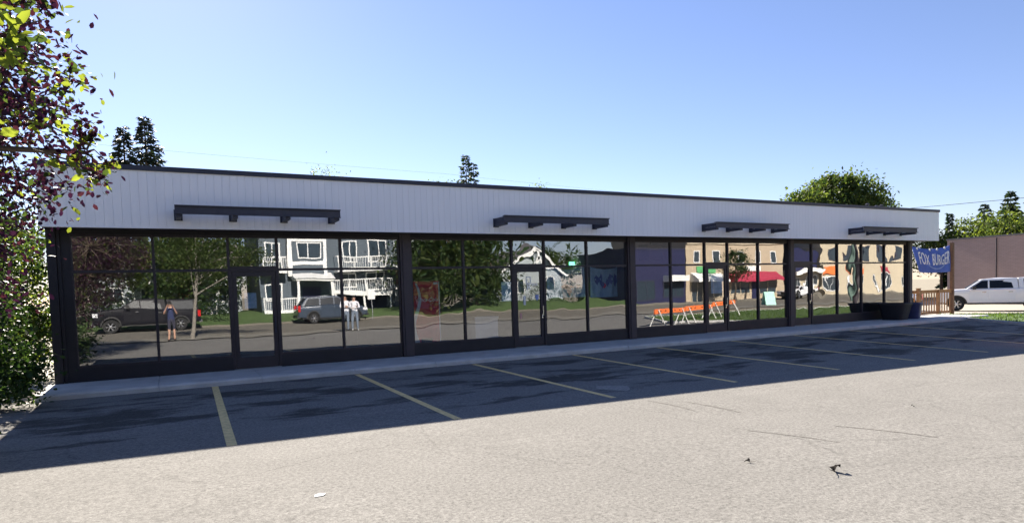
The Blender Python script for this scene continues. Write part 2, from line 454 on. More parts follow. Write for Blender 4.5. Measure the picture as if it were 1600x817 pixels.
def sheet(name, xs, ys, zf, m, kind='structure', parent=None, keep=None):
    b = MB(); nx, ny = len(xs), len(ys)
    vs = [(x, y, zf(x, y)) for y in ys for x in xs]
    fs = [(j*nx+i, j*nx+i+1, (j+1)*nx+i+1, (j+1)*nx+i) for j in range(ny-1) for i in range(nx-1)
          if keep is None or keep(0.5*(xs[i]+xs[i+1]), 0.5*(ys[j]+ys[j+1]))]
    b.mesh(vs, fs)
    o = b.build(name, m, parent, recalc=False, smooth=True)
    if kind: o['kind'] = kind
    return o

def rng_list(a, b, s):
    n = max(1, int(round((b-a)/s))); return [a + (b-a)*i/n for i in range(n+1)]

fy = [-16, -15] + rng_list(-14, -1.75, 0.875) 
fx = rng_list(-12, 46, 2.0)
sheet('ground', [-1500, -300, -60] + fx + [60, 120, 400, 1500], [-1500, -400, -120, -60, -30] + fy + [5, 10, 30, 120, 400, 1500], lambda x, y: lotz(x, y) - 0.035, M['soil'])
LAWN_X = 27.0
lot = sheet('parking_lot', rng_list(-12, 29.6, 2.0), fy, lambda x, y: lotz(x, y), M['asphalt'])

def stripe(p, q, w0=0.12):
    b = MB(); n = 12
    L, Rr = [], []
    for i in range(n+1):
        t = i/n; x = p[0] + (q[0]-p[0])*t; y = p[1] + (q[1]-p[1])*t
        L.append((x-w0/2, y, lotz(x-w0/2, y)+0.005)); Rr.append((x+w0/2, y, lotz(x+w0/2, y)+0.005))
    for i in range(n): b.face([L[i], Rr[i], Rr[i+1], L[i+1]])
    o = b.build('painted_line', M['paint_yellow'], lot, recalc=False); o['kind'] = 'structure'
for p, q in [((0.72,-1.84),(0.58,-7.58)),((3.57,-1.9),(3.54,-7.62)),((6.39,-1.94),(6.46,-7.51)),((9.32,-1.86),(9.42,-7.47)),((12.16,-1.88),(12.53,-7.3)),
             ((15.1,-1.85),(15.36,-7.3)),((17.9,-1.85),(18.6,-7.55)),((20.8,-1.85),(21.6,-7.4)),((23.7,-1.85),(24.3,-7.4))]:
    stripe(p, q)

# tyre scrapes worn into the sunlit part of the lot, and an old repair patch
def strip_on_lot(name, pts, w0, m, taper=True, h=0.003):
    b = MB(); L, Rr = [], []; n = len(pts)
    for i, (x, y) in enumerate(pts):
        a, c = pts[max(0, i-1)], pts[min(n-1, i+1)]; dx, dy = c[0]-a[0], c[1]-a[1]; l = math.hypot(dx, dy)
        ww = w0*(0.25 + 0.75*math.sin(math.pi*(i+.3)/(n-.4)) if taper else 1)*random.uniform(.75, 1.15)
        ox, oy = -dy/l*ww/2, dx/l*ww/2
        L.append((x+ox, y+oy, lotz(x+ox, y+oy)+h)); Rr.append((x-ox, y-oy, lotz(x-ox, y-oy)+h))
    for i in range(n-1): b.face([L[i], L[i+1], Rr[i+1], Rr[i]])
    b.build(name, m, lot, recalc=False, kind='structure')
def curve(p, q, bend, n=14):
    return [(p[0]+(q[0]-p[0])*t + bend*4*t*(1-t), p[1]+(q[1]-p[1])*t) for t in [i/n for i in range(n+1)]]
for p, q, bd, ww in (((6.7,-7.95),(6.62,-9.1),.06,.05),((7.1,-8.4),(7.02,-9.6),.05,.07),((6.15,-10.45),(6.45,-11.5),.05,.05),((7.2,-10.9),(7.5,-11.95),.06,.06),((7.05,-3.9),(6.98,-4.9),.02,.10),((3.8,-7.6),(5.1,-7.2),.1,.10)):
    strip_on_lot('tyre_mark', curve(p, q, bd), ww, M['mark'])
strip_on_lot('repair_patch', [(7.2,-6.35),(7.1,-6.5),(7.0,-6.65),(6.9,-6.72)], .55, M['patch'], False)
strip_on_lot('tar_patch', [(7.6,-6.62),(7.5,-6.75),(7.4,-6.85)], .22, M['mark'], False)
# front walk with a rolled kerb edge and tooled joints
def front_walk():
    X0, X1 = -2.25, 30.0
    prof = [(-1.80, -0.05), (-1.80, 0.075), (-1.765, 0.11), (-1.70, 0.12), (0.0, 0.12), (0.0, -0.05)]
    b = MB(); cuts = [X0]
    x = X0
    joints = [-0.27, 1.62, 3.56, 5.48, 7.4, 9.3, 11.2, 13.1, 15.0, 16.9, 18.8, 20.7, 22.6, 24.5, 26.4, 28.3]
    secs = [(X0, 0.0)]
    for j in joints: secs += [(j-0.012, 0), (j-0.008, 0.012), (j+0.008, 0.012), (j+0.012, 0)]
    secs.append((X1, 0))
    # between joints the edge is a little ragged
    full = []
    for i, (xx, d) in enumerate(secs):
        full.append((xx, d))
        if i+1 < len(secs) and secs[i+1][0] - xx > 0.5:
            k = int((secs[i+1][0]-xx)/0.24)
            for q in range(1, k): full.append((xx + (secs[i+1][0]-xx)*q/k, 0))
    n = len(prof); vs = []
    for xx, d in full:
        jit = random.uniform(-0.012, 0.012)
        for k, (y, z) in enumerate(prof):
            zz = z - (d if z > 0.05 else 0)
            yy = y + (jit if k in (0, 1, 2) else 0) + (0.012 if (d and k in (0, 1, 2)) else 0)
            vs.append((xx, yy, zz))
    fs = []
    for i in range(len(full)-1):
        for k in range(n-1):
            fs.append((i*n+k, (i+1)*n+k, (i+1)*n+k+1, i*n+k+1))
    fs.append(tuple(range(n))); fs.append(tuple((len(full)-1)*n + k for k in reversed(range(n))))
    b.mesh(vs, fs)
    o = b.build('front_walk', M['concrete']); o['kind'] = 'structure'
front_walk()

sheet('pavement', rng_list(-60, 110, 10), [-19.2, -16.5], lambda x, y: 0.012, M['pave'])
sheet('street', rng_list(-120, 160, 10), [-31, -25, -19.2], lambda x, y: 0.006, M['road'])
b = MB(); b.box(-120, 160, -31.2, -31.0, -0.03, 0.13); b.build('kerb', M['road'], kind='structure')
sheet('verge', rng_list(-120, 39, 10), [-48, -37.5, -36, -34, -31.2], lambda x, y: 0.10 + 0.62*min(max((-31.2-y)/5.5, 0), 1), M['lawn'])
sheet('shop_pavement', rng_list(39, 160, 10), [-33.4, -31.2], lambda x, y: 0.11, M['pave'])
sheet('gravel_pad', rng_list(29.5, 62, 2), rng_list(-0.4, 20, 2), lambda x, y: lotz(x, y) - 0.018, M['pad'])
sheet('side_path', rng_list(-8, -2.2, 0.8), rng_list(-0.7, 14, 1.5), lambda x, y: -0.015, M['pad'])

# lawn island at the right end
LP = [(29.6,0.0),(30.6,0.55),(32.6,0.3),(35.3,-0.6),(42,-2.6),(46,-4),(46,-13.5),(24.5,-13.5),(23.0,-10.2),(26.6,-7.6),(27.2,-6.5),(27.6,-3.6),(28.6,-1.2)]
def inside(x, y, P):
    c = False; n = len(P)
    for i in range(n):
        x1, y1 = P[i]; x2, y2 = P[(i+1) % n]
        if (y1 > y) != (y2 > y) and x < (x2-x1)*(y-y1)/(y2-y1) + x1: c = not c
    return c
b = MB()
vsl = [(x, y, lotz(x, y) + 0.07) for x, y in LP]
b.face(vsl)
bmx = bmesh.new()
for p in LP: bmx.verts.new((p[0], p[1], lotz(*p) + 0.06))
bmx.faces.new(bmx.verts); bmesh.ops.triangulate(bmx, faces=bmx.faces)
bmesh.ops.subdivide_edges(bmx, edges=bmx.edges, cuts=5, use_grid_fill=True)
for v in bmx.verts: v.co.z = lotz(v.co.x, v.co.y) + 0.075
me = bpy.data.meshes.new('lawn'); bmx.to_mesh(me); bmx.free(); me.materials.append(M['lawn'])
lo = bpy.data.objects.new('lawn', me); lo['kind'] = 'structure'; col.objects.link(lo)
b = MB()
for i in range(len(LP)):
    p, q = LP[i], LP[(i+1) % len(LP)]
    b.bar((p[0], p[1], lotz(*p)+0.04), (q[0], q[1], lotz(*q)+0.04), 0.14, 0.13)
b.build('lawn_edging', M['concrete'], kind='structure')

def blades(name, poly, n, h, m, zf):
    xs = [p[0] for p in poly]; ys = [p[1] for p in poly]; b = MB(); c = 0
    while c < n:
        x = random.uniform(min(xs), max(xs)); y = random.uniform(min(ys), max(ys))
        if not inside(x, y, poly): continue
        c += 1; a = random.uniform(0, 6.28); ww = 0.02; hh = h*random.uniform(0.5, 1.2)
        z = zf(x, y); dx, dy = math.cos(a)*ww, math.sin(a)*ww
        lx, ly = random.uniform(-.5, .5)*hh, random.uniform(-.5, .5)*hh
        b.face([(x-dx, y-dy, z), (x+dx, y+dy, z), (x+lx, y+ly, z+hh)])
    o = b.build(name, m, recalc=False); tag(o, kind='stuff', label='short mown grass of the lawn beside the parking lot', cat='grass')
    return o
blades('grass', LP, 9000, 0.11, M['grass1'], lambda x, y: lotz(x, y)+0.07)

# ------------------------------------------------------------------ the shop building
X0, PW, DW, CW = -1.7497, 1.4884, 1.0552, 0.3119
ZB, ZS, ZD, ZT, ZF, ZR = 0.12, 0.437, 2.405, 3.184, 3.27, 4.518
XL, XR, YO = -2.1475, 28.18, -0.8
DEP = 5.0
shop = empty('shop_building', (13, 0, 0), 0, 'long low shop building with pale grey fascia and a dark window front', 'shop building')
shop_inv = Matrix.Translation((-13, 0, 0))
def part(b, name, m, parent=None, smooth=False, kind=None):
    """mesh given in world coordinates, parented under the building"""
    p = parent or shop
    o = b.build(name, m, None, smooth)
    o.parent = p
    o.matrix_parent_inverse = Matrix.Identity(4)
    me = o.data
    off = Vector((-13, 0, 0))
    me.transform(Matrix.Translation(off))
    return o
# fascia of narrow upright boards with real grooves
b = MB(); g = 0.006; gd = 0.009; pitch = 0.1555
zt_f, zb_f = ZR - 0.10, ZF
prof = []
x = XL
while x < XR - 0.02:
    x2 = min(x + pitch, XR)
    prof += [(x, YO), (x2 - g, YO), (x2 - g*0.75, YO + gd), (x2 - g*0.25, YO + gd)]
    x = x2
prof.append((XR, YO))
n = len(prof)
vsf = [(px, py, zb_f) for px, py in prof] + [(px, py, zt_f) for px, py in prof]
b.mesh(vsf, [(i, i+1, n+i+1, n+i) for i in range(n-1)])
b.face([(XL, YO, zb_f), (XL, YO, zt_f), (XL, DEP, zt_f), (XL, DEP, zb_f)])
b.face([(XR, YO, zb_f), (XR, YO, zt_f), (XR, DEP, zt_f), (XR, DEP, zb_f)])
part(b, 'fascia', M['fascia'])
b = MB(); b.box(XL, XR, YO-0.012, YO+0.03, ZF-0.022, ZF-0.002); part(b, 'drip_edge', M['fascia'])
b = MB()
b.box(XL-0.03, XR+0.03, YO-0.035, YO+0.25, ZR-0.10, ZR)
b.box(XL-0.03, XL+0.2, YO+0.25, DEP, ZR-0.10, ZR); b.box(XR-0.2, XR+0.03, YO+0.25, DEP, ZR-0.10, ZR); b.box(XL-0.03, XR+0.03, DEP, DEP+0.1, ZR-0.10, ZR)
part(b, 'coping', M['coping'])
b = MB(); b.box(XL+0.1, XR-0.1, YO+0.26, DEP-0.01, ZR-0.55, ZR-0.35); part(b, 'roof', M['roof'])
b = MB()
y = YO + 0.035
while y < -0.10:
    b.box(XL+0.02, XR-0.02, y, y+0.085, ZF+0.02, ZF+0.035); y += 0.10
b.box(XL+0.02, XR-0.02, YO+0.03, 0.2, ZF+0.04, ZF+0.06)
part(b, 'soffit', M['soffit'])
b = MB(); b.box(-1.75, 27.75, -0.06, 0.10, ZT+0.002, ZF+0.018); part(b, 'header', M['dark'])
# bay layout
bays = []; x = X0
for bi in range(4):
    seq = ['w','w','d','w','w'] if bi < 3 else ['d','w','w','w','w']
    cells = []
    for s in seq:
        ww = PW if s == 'w' else DW
        cells.append((s, x, x+ww)); x += ww
    bays.append(cells)
    if bi < 3: x += CW
XEND = x
for cells in bays:
    run = None
    for s, a, c in cells + [('end', 0, 0)]:
        if s == 'w': run = (run[0] if run else a, c)
        elif run:
            b = MB(); b.box(run[0], run[1], -0.045, 0.08, ZB-0.01, ZS-0.03); part(b, 'knee_wall', M['dark']); run = None
# columns
colx = [(XL, X0-0.0)] + [(bays[i][-1][2], bays[i+1][0][1]) for i in range(3)] + [(XEND, XEND+0.32)]
for i, (a, c) in enumerate(colx):
    b = MB()
    if i == 0:
        b.box(a+0.0, a+0.16, -0.10, 0.12, ZB-0.1, ZF+0.015); b.box(a+0.162, c-0.0, -0.035, 0.12, ZB-0.01, ZF+0.015)
        b.box(a+0.17, a+0.23, -0.07, -0.036, ZB, ZF)
    else:
        b.box(a+0.012, c-0.012, -0.10, 0.12, ZB-0.01, ZF+0.015)
        b.box(a+0.07, c-0.07, -0.125, -0.101, ZB-0.005, ZF+0.01)
    part(b, 'column', M['dark'] if i in (0,) else M['column'])
# glazing
def pane(b, x0, x1, z0, z1, y=0.0):
    b.face([(x0, y, z0), (x1, y, z0), (x1, y, z1), (x0, y, z1)])
def window(a, c, z0, z1, gm, bar=True, first=False):
    b = MB(); t = 0.028
    b.box(a, a+t, -0.05, 0.05, z0, z1); b.box(c-t, c, -0.05, 0.05, z0, z1)
    b.box(a+t, c-t, -0.048, 0.048, z0, z0+0.05); b.box(a+t, c-t, -0.048, 0.048, z1-0.045, z1)
    if bar: b.box(a+t, c-t, -0.047, 0.047, ZD-0.025, ZD+0.03)
    wv = part(b, 'window', M['frame'])
    p = MB()
    if bar:
        pane(p, a+t, c-t, z0+0.05, ZD-0.025); pane(p, a+t, c-t, ZD+0.03, z1-0.045)
    else: pane(p, a+t, c-t, z0+0.05, z1-0.045)
    part(p, 'pane', gm, wv)
def text_mesh(s, size, shear=0.0, extrude=0.0, space=1.0):
    cu = bpy.data.curves.new('lettering', 'FONT'); cu.body = s; cu.size = size; cu.shear = shear; cu.extrude = extrude
    cu.space_character = space; cu.align_x = 'LEFT'; cu.resolution_u = 3
    o = bpy.data.objects.new('lettering', cu); col.objects.link(o)
    dg = bpy.context.evaluated_depsgraph_get(); me = bpy.data.meshes.new_from_object(o.evaluated_get(dg))
    bpy.data.objects.remove(o); bpy.data.curves.remove(cu)
    vs = [tuple(v.co) for v in me.vertices]; fs = [tuple(p.vertices) for p in me.polygons]
    bpy.data.meshes.remove(me)
    return vs, fs
def door(a, c, gm, idx):
    b = MB(); t = 0.05
    b.box(a, a+t, -0.055, 0.055, ZB, ZD+0.03); b.box(c-t, c, -0.055, 0.055, ZB, ZD+0.03)
    b.box(a+t, c-t, -0.054, 0.054, ZD-0.03, ZD+0.03)
    s = 0.095; x0, x1 = a+t+0.006, c-t-0.006; z0, z1 = ZB+0.015, ZD-0.036
    b.box(x0, x0+s, -0.03, 0.03, z0, z1); b.box(x1-s, x1, -0.03, 0.03, z0, z1)
    b.box(x0+s, x1-s, -0.03, 0.03, z0, z0+0.26); b.box(x0+s, x1-s, -0.03, 0.03, z1-0.11, z1)
    d = part(b, 'door', M['frame'])
    p = MB(); pane(p, x0+s, x1-s, z0+0.26, z1-0.11, 0.004); part(p, 'pane', gm, d)
    h = MB(); hx = x1-0.05
    h.tube([(hx, -0.03, 0.98), (hx, -0.085, 1.0), (hx, -0.085, 1.28), (hx, -0.03, 1.30)], 0.014, 8); h.box(hx-0.02, hx+0.02, -0.038, -0.031, 0.93, 1.04)
    part(h, 'handle', M['chrome'] if idx else M['steel'], d)
    th = MB(); th.box(a+0.01, c-0.01, -0.10, 0.0, ZB+0.002, ZB+0.014); part(th, 'threshold', M['galv'], d)
    if idx == 1:
        # white mark with the letter R and a short word, small shield, notice strips
        e = MB(); zx = x0+s+0.40*(x1-x0-2*s)
        fr = 0.022; e.box(zx, zx+0.16, -0.004, -0.002, 2.10, 2.10+fr); e.box(zx, zx+fr, -0.004, -0.002, 1.92, 2.10); e.box(zx+0.16-fr, zx+0.16, -0.004, -0.002, 1.92, 2.10)
        e.box(zx+fr, zx+0.16-fr, -0.004, -0.002, 1.92, 1.945)
        vs_, fs_ = text_mesh('R', 0.25); e.mesh([(zx+v[0], -0.004, 1.755+v[1]) for v in vs_], fs_)
        vs_, fs_ = text_mesh('ent', 0.15); e.mesh([(zx+0.175+v[0], -0.004, 1.86+v[1]) for v in vs_], fs_)
        part(e, 'lettering', M['letter'], d)
        e = MB(); sx = x1-s-0.16
        e.face([(sx, -0.004, 1.60), (sx+0.11, -0.004, 1.60), (sx+0.11, -0.004, 1.50), (sx+0.055, -0.004, 1.43), (sx, -0.004, 1.50)])
        part(e, 'sticker', M['banner_pale'], d)
        e = MB(); e.box(x0+s+0.2, x0+s+0.27, -0.004, -0.002, 1.32, 1.58); part(e, 'notice', M['paper'], d)
        e = MB(); e.box(x0+s+0.07, x0+s+0.13, -0.004, -0.002, 0.93, 1.10); part(e, 'notice', M['cloth_pink'], d)
for bi, cells in enumerate(bays):
    gm = [M['glass_plain'], M['glass_wavy'], M['glass_plain'], M['glass_wavy']][bi]
    for s, a, c in cells:
        if s == 'w': window(a, c, ZS-0.03, ZT, gm)
        else:
            door(a, c, M['glass_dim'] if bi == 1 else gm, bi)
            window(a, c, ZD+0.032, ZT, gm, bar=False)
# shell
b = MB()
b.box(XL+0.01, XL+0.15, 0.13, DEP, -0.05, ZF+0.1); b.box(XEND+0.1, XEND+0.30, 0.13, DEP, -0.05, ZF+0.1)
b.box(XL+0.15, XEND+0.1, DEP-0.2, DEP, -0.05, ZF+0.1)
part(b, 'wall', M['inside_wall'])
for i in range(1, 4):
    a, c = colx[i]; b = MB(); b.box(a+0.08, c-0.08, 0.13, DEP-0.21, ZB, ZF+0.05); part(b, 'partition', M['inside_wall'])
b = MB(); b.box(XL+0.15, XEND+0.1, 0.09, DEP-0.2, -0.02, ZB-0.004); part(b, 'inner_floor', M['inside_floor'])
b = MB(); b.box(XL+0.15, XEND+0.1, 0.21, DEP-0.2, ZF+0.065, ZF+0.15); part(b, 'ceiling', M['inside_wall'])
# sunshades: steel channel held off the fascia on four arms
for a in (0.18, 7.62, 15.0, 22.3):
    L = 3.30; yf = YO - 0.60; z0, z1 = 3.485, 3.665
    b = MB()
    b.box(a, a+L, yf, yf+0.014, z0, z1); b.box(a, a+L, yf-0.05, yf, z1-0.02, z1); b.box(a, a+L, yf+0.014, yf+0.07, z1-0.018, z1-0.002)
    b.box(a, a+L, yf-0.05, yf, z0, z0+0.016)
    s = part(b, 'sunshade', M['steel'])
    for k in range(4):
        ax = a + 0.02 + k*(L-0.14)/3
        h = MB(); h.box(ax, ax+0.10, yf+0.016, YO-0.012, z0-0.055, z0+0.04); h.box(ax+0.04, ax+0.06, yf+0.072, YO-0.012, z0+0.05, z1-0.03)
        if k in (0, 3): h.box(ax+0.01, ax+0.03, yf+0.072, YO-0.012, z0+0.05, z1-0.02)
        h.box(ax-0.03, ax+0.13, YO-0.011, YO-0.001, z0-0.07, z1-0.02)
        part(h, 'arm', M['steel'], s)
# roof stacks
for x_, h_ in ((25.6, 0.36), (26.2, 0.30), (26.55, 0.34), (13.9, 0.22)):
    b = MB(); b.tube([(x_, 0.6, ZR-0.4), (x_, 0.6, ZR+h_-0.06)], 0.045, 10); b.lathe([(0.08, ZR+h_-0.06), (0.09, ZR+h_-0.03), (0.03, ZR+h_)], 10, M=Matrix.Translation((x_, 0.6, 0)))
    part(b, 'roof_vent', M['steel'])
#PART2
# ------------------------------------------------------------------ vegetation
def leaf_cloud(name, mats, P, S, parent, matprob=None, up=0.4, shape='leaf', dirs=None, width=0.5, midx=None):
    """one mesh of many small leaves at points P with sizes S"""
    n = len(P)
    P = np.asarray(P, float); S = np.asarray(S, float)
    if shape == 'leaf':
        base = np.array([(0,0,0),(.32,.5*width,.05),(.72,.42*width,.02),(1,0,-.06),(.72,-.42*width,.02),(.32,-.5*width,.05)], float)
        faces = np.array([(0,3,2,1),(0,5,4,3)])
    else:
        base = np.array([(0,0,0),(.5,.5*width,.06),(1,0,-.05),(.5,-.5*width,.06)], float)
        faces = np.array([(0,3,2,1)])
    if dirs is None:
        d = rng.normal(size=(n,3)); d[:,2] -= 0.25
    else: d = np.asarray(dirs, float)
    d /= np.linalg.norm(d, axis=1)[:,None] + 1e-9
    nn = rng.normal(size=(n,3)); nn[:,2] += up*3
    nn -= (nn*d).sum(1)[:,None]*d; nn /= np.linalg.norm(nn, axis=1)[:,None] + 1e-9
    t = np.cross(nn, d)
    k = len(base); nf = len(faces)
    V = P[:,None,:] + S[:,None,None]*(base[None,:,0:1]*d[:,None,:] + base[None,:,1:2]*t[:,None,:] + base[None,:,2:3]*nn[:,None,:])
    V = V.reshape(-1,3)
    F = (faces[None,:,:] + (np.arange(n)*k)[:,None,None]).reshape(-1,4)
    me = bpy.data.meshes.new(name)
    me.vertices.add(len(V)); me.vertices.foreach_set('co', V.ravel())
    me.loops.add(F.size); me.loops.foreach_set('vertex_index', F.ravel().astype(np.int32))
    me.polygons.add(len(F)); me.polygons.foreach_set('loop_start', np.arange(len(F), dtype=np.int32)*4)
    try: me.polygons.foreach_set('loop_total', np.full(len(F), 4, dtype=np.int32))
    except Exception: pass
    for m in mats: me.materials.append(m)
    if midx is None:
        midx = rng.choice(len(mats), size=n, p=matprob)
    me.polygons.foreach_set('material_index', np.repeat(midx, nf).astype(np.int32))
    me.update(calc_edges=True)
    o = bpy.data.objects.new(name, me); o.parent = parent; col.objects.link(o)
    return o

def lobe_points(lobes, ncl, nleaf, spread=0.2, shell=0.45):
    """clusters of leaves through ellipsoid lobes (cx,cy,cz,rx,ry,rz), denser near the outside; leaves gather on the clusters"""
    vol = np.array([l[3]*l[4]*l[5] for l in lobes])**0.67; vol = vol/vol.sum()
    P = []; C = []; L = []
    for li, l in enumerate(lobes):
        k = max(3, int(ncl*vol[li]))
        for _ in range(k):
            u = rng.normal(size=3); u /= np.linalg.norm(u)
            r = shell + (1-shell)*rng.random()**0.6
            c = np.array(l[:3]) + u*r*np.array(l[3:6])
            s = spread*min(l[3:6])*rng.uniform(0.6, 1.5)
            m = int(nleaf*rng.uniform(0.5, 1.4))
            q = rng.normal(size=(m,3))*s*np.array([1,1,0.75]) + c
            P.append(q); C.append(c); L += [li]*m
    return np.concatenate(P), C, np.array(L)

def trunk_mesh(b, base, top, r0, r1, limbs, bend=0.15):
    base = Vector(base); top = Vector(top); pts = []; rad = []
    for i in range(7):
        t = i/6
        p = base.lerp(top, t) + Vector((math.sin(t*4+base.x)*bend*t*(1-t)*2, math.cos(t*3+base.y)*bend*t*(1-t)*2, 0))
        pts.append(p); rad.append(r0*(1-t)**0.8 + r1*t + (0.35*r0 if i == 0 else 0))
    b.tube(pts, rad, 9)
    for (t, tip, r) in limbs:
        k = min(5, int(t*6)); s = pts[k].lerp(pts[k+1], t*6-k)
        tip = Vector(tip); mid = s.lerp(tip, 0.5) + Vector((random.uniform(-.1,.1), random.uniform(-.1,.1), (tip-s).length*0.10))
        b.tube([s, mid, tip], [r, r*0.65, r*0.2], 6)

def broad_tree(name, base, h, lobes, label, mats, prob, size, ncl, nleaf, r0=0.16, group=None, spread=0.22, shape='quad', cat='tree', bark='bark', nlimb=16, ctop=None, width=0.6, up=0.4):
    """base world; lobes relative to base"""
    t = empty(name, base, 0, label, cat, group)
    P, C, L = lobe_points(lobes, ncl, nleaf, spread)
    S = size*rng.uniform(0.6, 1.3, len(P))
    keep = P[:,2] > 0.05
    leaf_cloud('crown', mats, P[keep], S[keep], t, prob, shape=shape, width=width, up=up)
    b = MB()
    top = ctop or (lobes[0][0], lobes[0][1], h*0.8)
    pick = random.sample(range(len(C)), min(nlimb, len(C)))
    limbs = [(random.uniform(0.35, 0.9), C[i], r0*random.uniform(0.2, 0.4)) for i in pick]
    trunk_mesh(b, (0,0,-0.1), top, r0, r0*0.25, limbs)
    b.build('trunk', M[bark], t, smooth=True)
    return t

def conifer(base, h, rad, label, mats, group=None, z0=0.12, sparse=1.0, name='spruce_tree', seed=1, step=0.34, spr=0.55):
    rs = np.random.default_rng(seed)
    t = empty(name, base, 0, label, 'tree', group)
    b = MB(); lean = rs.uniform(-0.15, 0.15)
    b.tube([(0,0,-0.1),(lean*0.5,0,h*0.5),(lean,0,h*0.985)], [0.05+h*0.014, 0.03+h*0.008, 0.012], 8)
    P = []; D = []; S = []
    z = h*z0
    while z < h*0.985:
        f = 1-(z/h)
        nb = max(3, int((5 + 4*f)*sparse))
        a0 = rs.uniform(0, 6.28)
        for k in range(nb):
            a = a0 + 6.283*k/nb + rs.uniform(-.35,.35)
            L = rad*(f**0.85)*rs.uniform(0.55, 1.15) + 0.12
            dirh = np.array([math.cos(a), math.sin(a), 0])
            m = max(3, int(L/0.16))
            pz = z + rs.uniform(-.1,.1)
            q = []
            for i in range(m+1):
                u = i/m
                q.append(np.array([lean*z/h,0,0]) + dirh*L*u + np.array([0,0,pz + 0.10*L*math.sin(u*2.2) - 0.28*L*u*u + (0.10*L*u**3)]))
            b.tube([tuple(q[0]), tuple(q[m//2]), tuple(q[-1])], [0.012+0.012*L, 0.01, 0.004], 4, cap=False)
            side = np.array([-math.sin(a), math.cos(a), 0])
            for i in range(1, m+1):
                u = i/m
                for s in (-1, 1, 0, -1, 1):
                    P.append(q[i] + rs.normal(size=3)*0.03)
                    dd = dirh*rs.uniform(0.5, 1.0) + side*s*rs.uniform(0.5,1.1) + np.array([0,0,-0.35+rs.normal()*0.25])
                    D.append(dd); S.append(spr*(0.35+0.65*math.sin(0.4+u*2.4))*rs.uniform(0.6,1.2)*(0.45+0.55*min(1,L)))
        z += step*(0.75+0.5*f)*rs.uniform(0.8, 1.2)
    leaf_cloud('crown', mats, P, S, t, None, dirs=D, shape='quad', width=0.40, up=0.5)
    b.build('trunk', M['bark'], t)
    return t

# --- purple-leaved tree whose boughs hang into the frame
tb = (-3.4, -9.4, 0)
t = empty('purple_leaf_tree', tb, 0, 'purple leaved tree with lime new growth, boughs hanging before the shop', 'tree')
lob = [(2.22,-0.5,3.62,.66,.8,.72), (2.0,-0.6,4.3,.72,.9,.8), (1.25,-0.3,4.6,1.1,1.2,1.3), (0.1,0.3,4.3,1.5,1.6,1.6), (1.75,0.4,3.0,.5,.7,.38), (1.4,0.2,2.7,.9,1.0,.9),
       (-.3,.2,6.0,1.3,1.4,1.2), (1.9,1.2,3.7,.95,1.0,1.3), (2.75,0.9,3.20,.30,.4,.34), (1.2,1.9,2.6,1.1,1.0,1.1), (0.9,2.2,1.7,.95,.9,.9), (1.35,2.4,3.4,1.0,.9,.9)]
P, C, L = lobe_points(lob, 1050, 32, 0.15, 0.25)
pp = rng.random(len(P))
mid = np.where(pp < 0.52, 0, np.where(pp < 0.80, 1, np.where(pp < 0.95, 3, 2)))
inner_lime = (P[:,0] + rng.normal(size=len(P))*0.15 > 2.75)
mid = np.where(inner_lime & (rng.random(len(P)) < 0.30), 2, mid)
S = 0.066*rng.uniform(0.6, 1.25, len(P))
# nearer lime bough
lob2 = [(2.62,-2.35,3.20,.18,.25,.22), (2.45,-2.3,2.95,.18,.25,.3), (2.42,-2.2,2.62,.14,.2,.2)]
P2, C2, L2 = lobe_points(lob2, 34, 16, 0.40, 0.2)
S2 = 0.095*rng.uniform(0.7, 1.2, len(P2))
mid2 = np.where(rng.random(len(P2)) < 0.62, 2, 3)
# twig ends reaching right
tw = []; twp = []
for (sx, sy, sz, ex, ey, ez, nl) in [(2.4,.4,3.1,2.95,.6,2.98,26),(2.3,-.3,3.7,2.85,-.2,3.62,20),(2.3,0,3.3,2.80,0.2,3.22,22),(2.3,-.6,4.15,2.72,-.6,4.05,18),(1.9,.5,2.6,2.35,.7,2.40,16)]:
    for i in range(nl):
        u = 0.25+0.75*i/nl
        twp.append((sx+(ex-sx)*u+rng.normal()*.045, sy+(ey-sy)*u+rng.normal()*.045, sz+(ez-sz)*u+rng.normal()*.045 - .06*u*u))
    tw.append(((sx,sy,sz),(ex,ey,ez-.06)))
twp = np.array(twp); S3 = 0.095*rng.uniform(.7,1.2,len(twp)); mid3 = np.where(rng.random(len(twp)) < .42, 2, np.where(rng.random(len(twp)) < .5, 3, 1))
leaf_cloud('crown', [M['l_purple'], M['l_purple2'], M['l_lime'], M['l_green']], np.concatenate([P,P2,twp]), np.concatenate([S,S2,S3]), t, midx=np.concatenate([mid,mid2,mid3]), shape='leaf', width=0.55, up=0.3)
b = MB()
limbs = [(random.uniform(.35,.95), C[i], .035) for i in random.sample(range(len(C)), 40)] + [(0.5, (2.2,-.4,3.4), .05), (.45, (2.1,.4,2.8), .045), (.7, (1.6,1,4), .05), (.6, (2.45,-2.3,3.0), .035), (.6,(2.6,-2.35,3.15),.03)]
trunk_mesh(b, (0,0,-.1), (.3,.2,5.4), .15, .04, limbs)
for li_, l_ in enumerate(lob):                      # secondary branches out to the leaf clusters
    hub = Vector(l_[:3])
    b.tube([Vector((.25,.15,min(4.6,max(1.6,l_[2]-.9)))), (hub+Vector((.2,.1,l_[2]-.9)))/2+Vector((0,0,.35)), hub], [.05,.035,.022], 6)
    for c_ in random.sample(C, len(C)):
        d_ = Vector([(c_[k]-l_[k])/l_[3+k] for k in range(3)])
        if d_.length < 1.02 and random.random() < .55:
            cv = Vector(c_); md = hub.lerp(cv, .55) + Vector((random.uniform(-.06,.06),random.uniform(-.06,.06),.07)); b.tube([hub.lerp(md,.15), md, cv, cv+(cv-md)*.22], [.013,.008,.0045,.002], 4, cap=False)
for a_, e_ in tw: b.tube([a_, ((a_[0]+e_[0])/2, (a_[1]+e_[1])/2, (a_[2]+e_[2])/2+.03), e_], [.012,.008,.003], 5)
b.build('trunk', M['bark'], t, smooth=True)

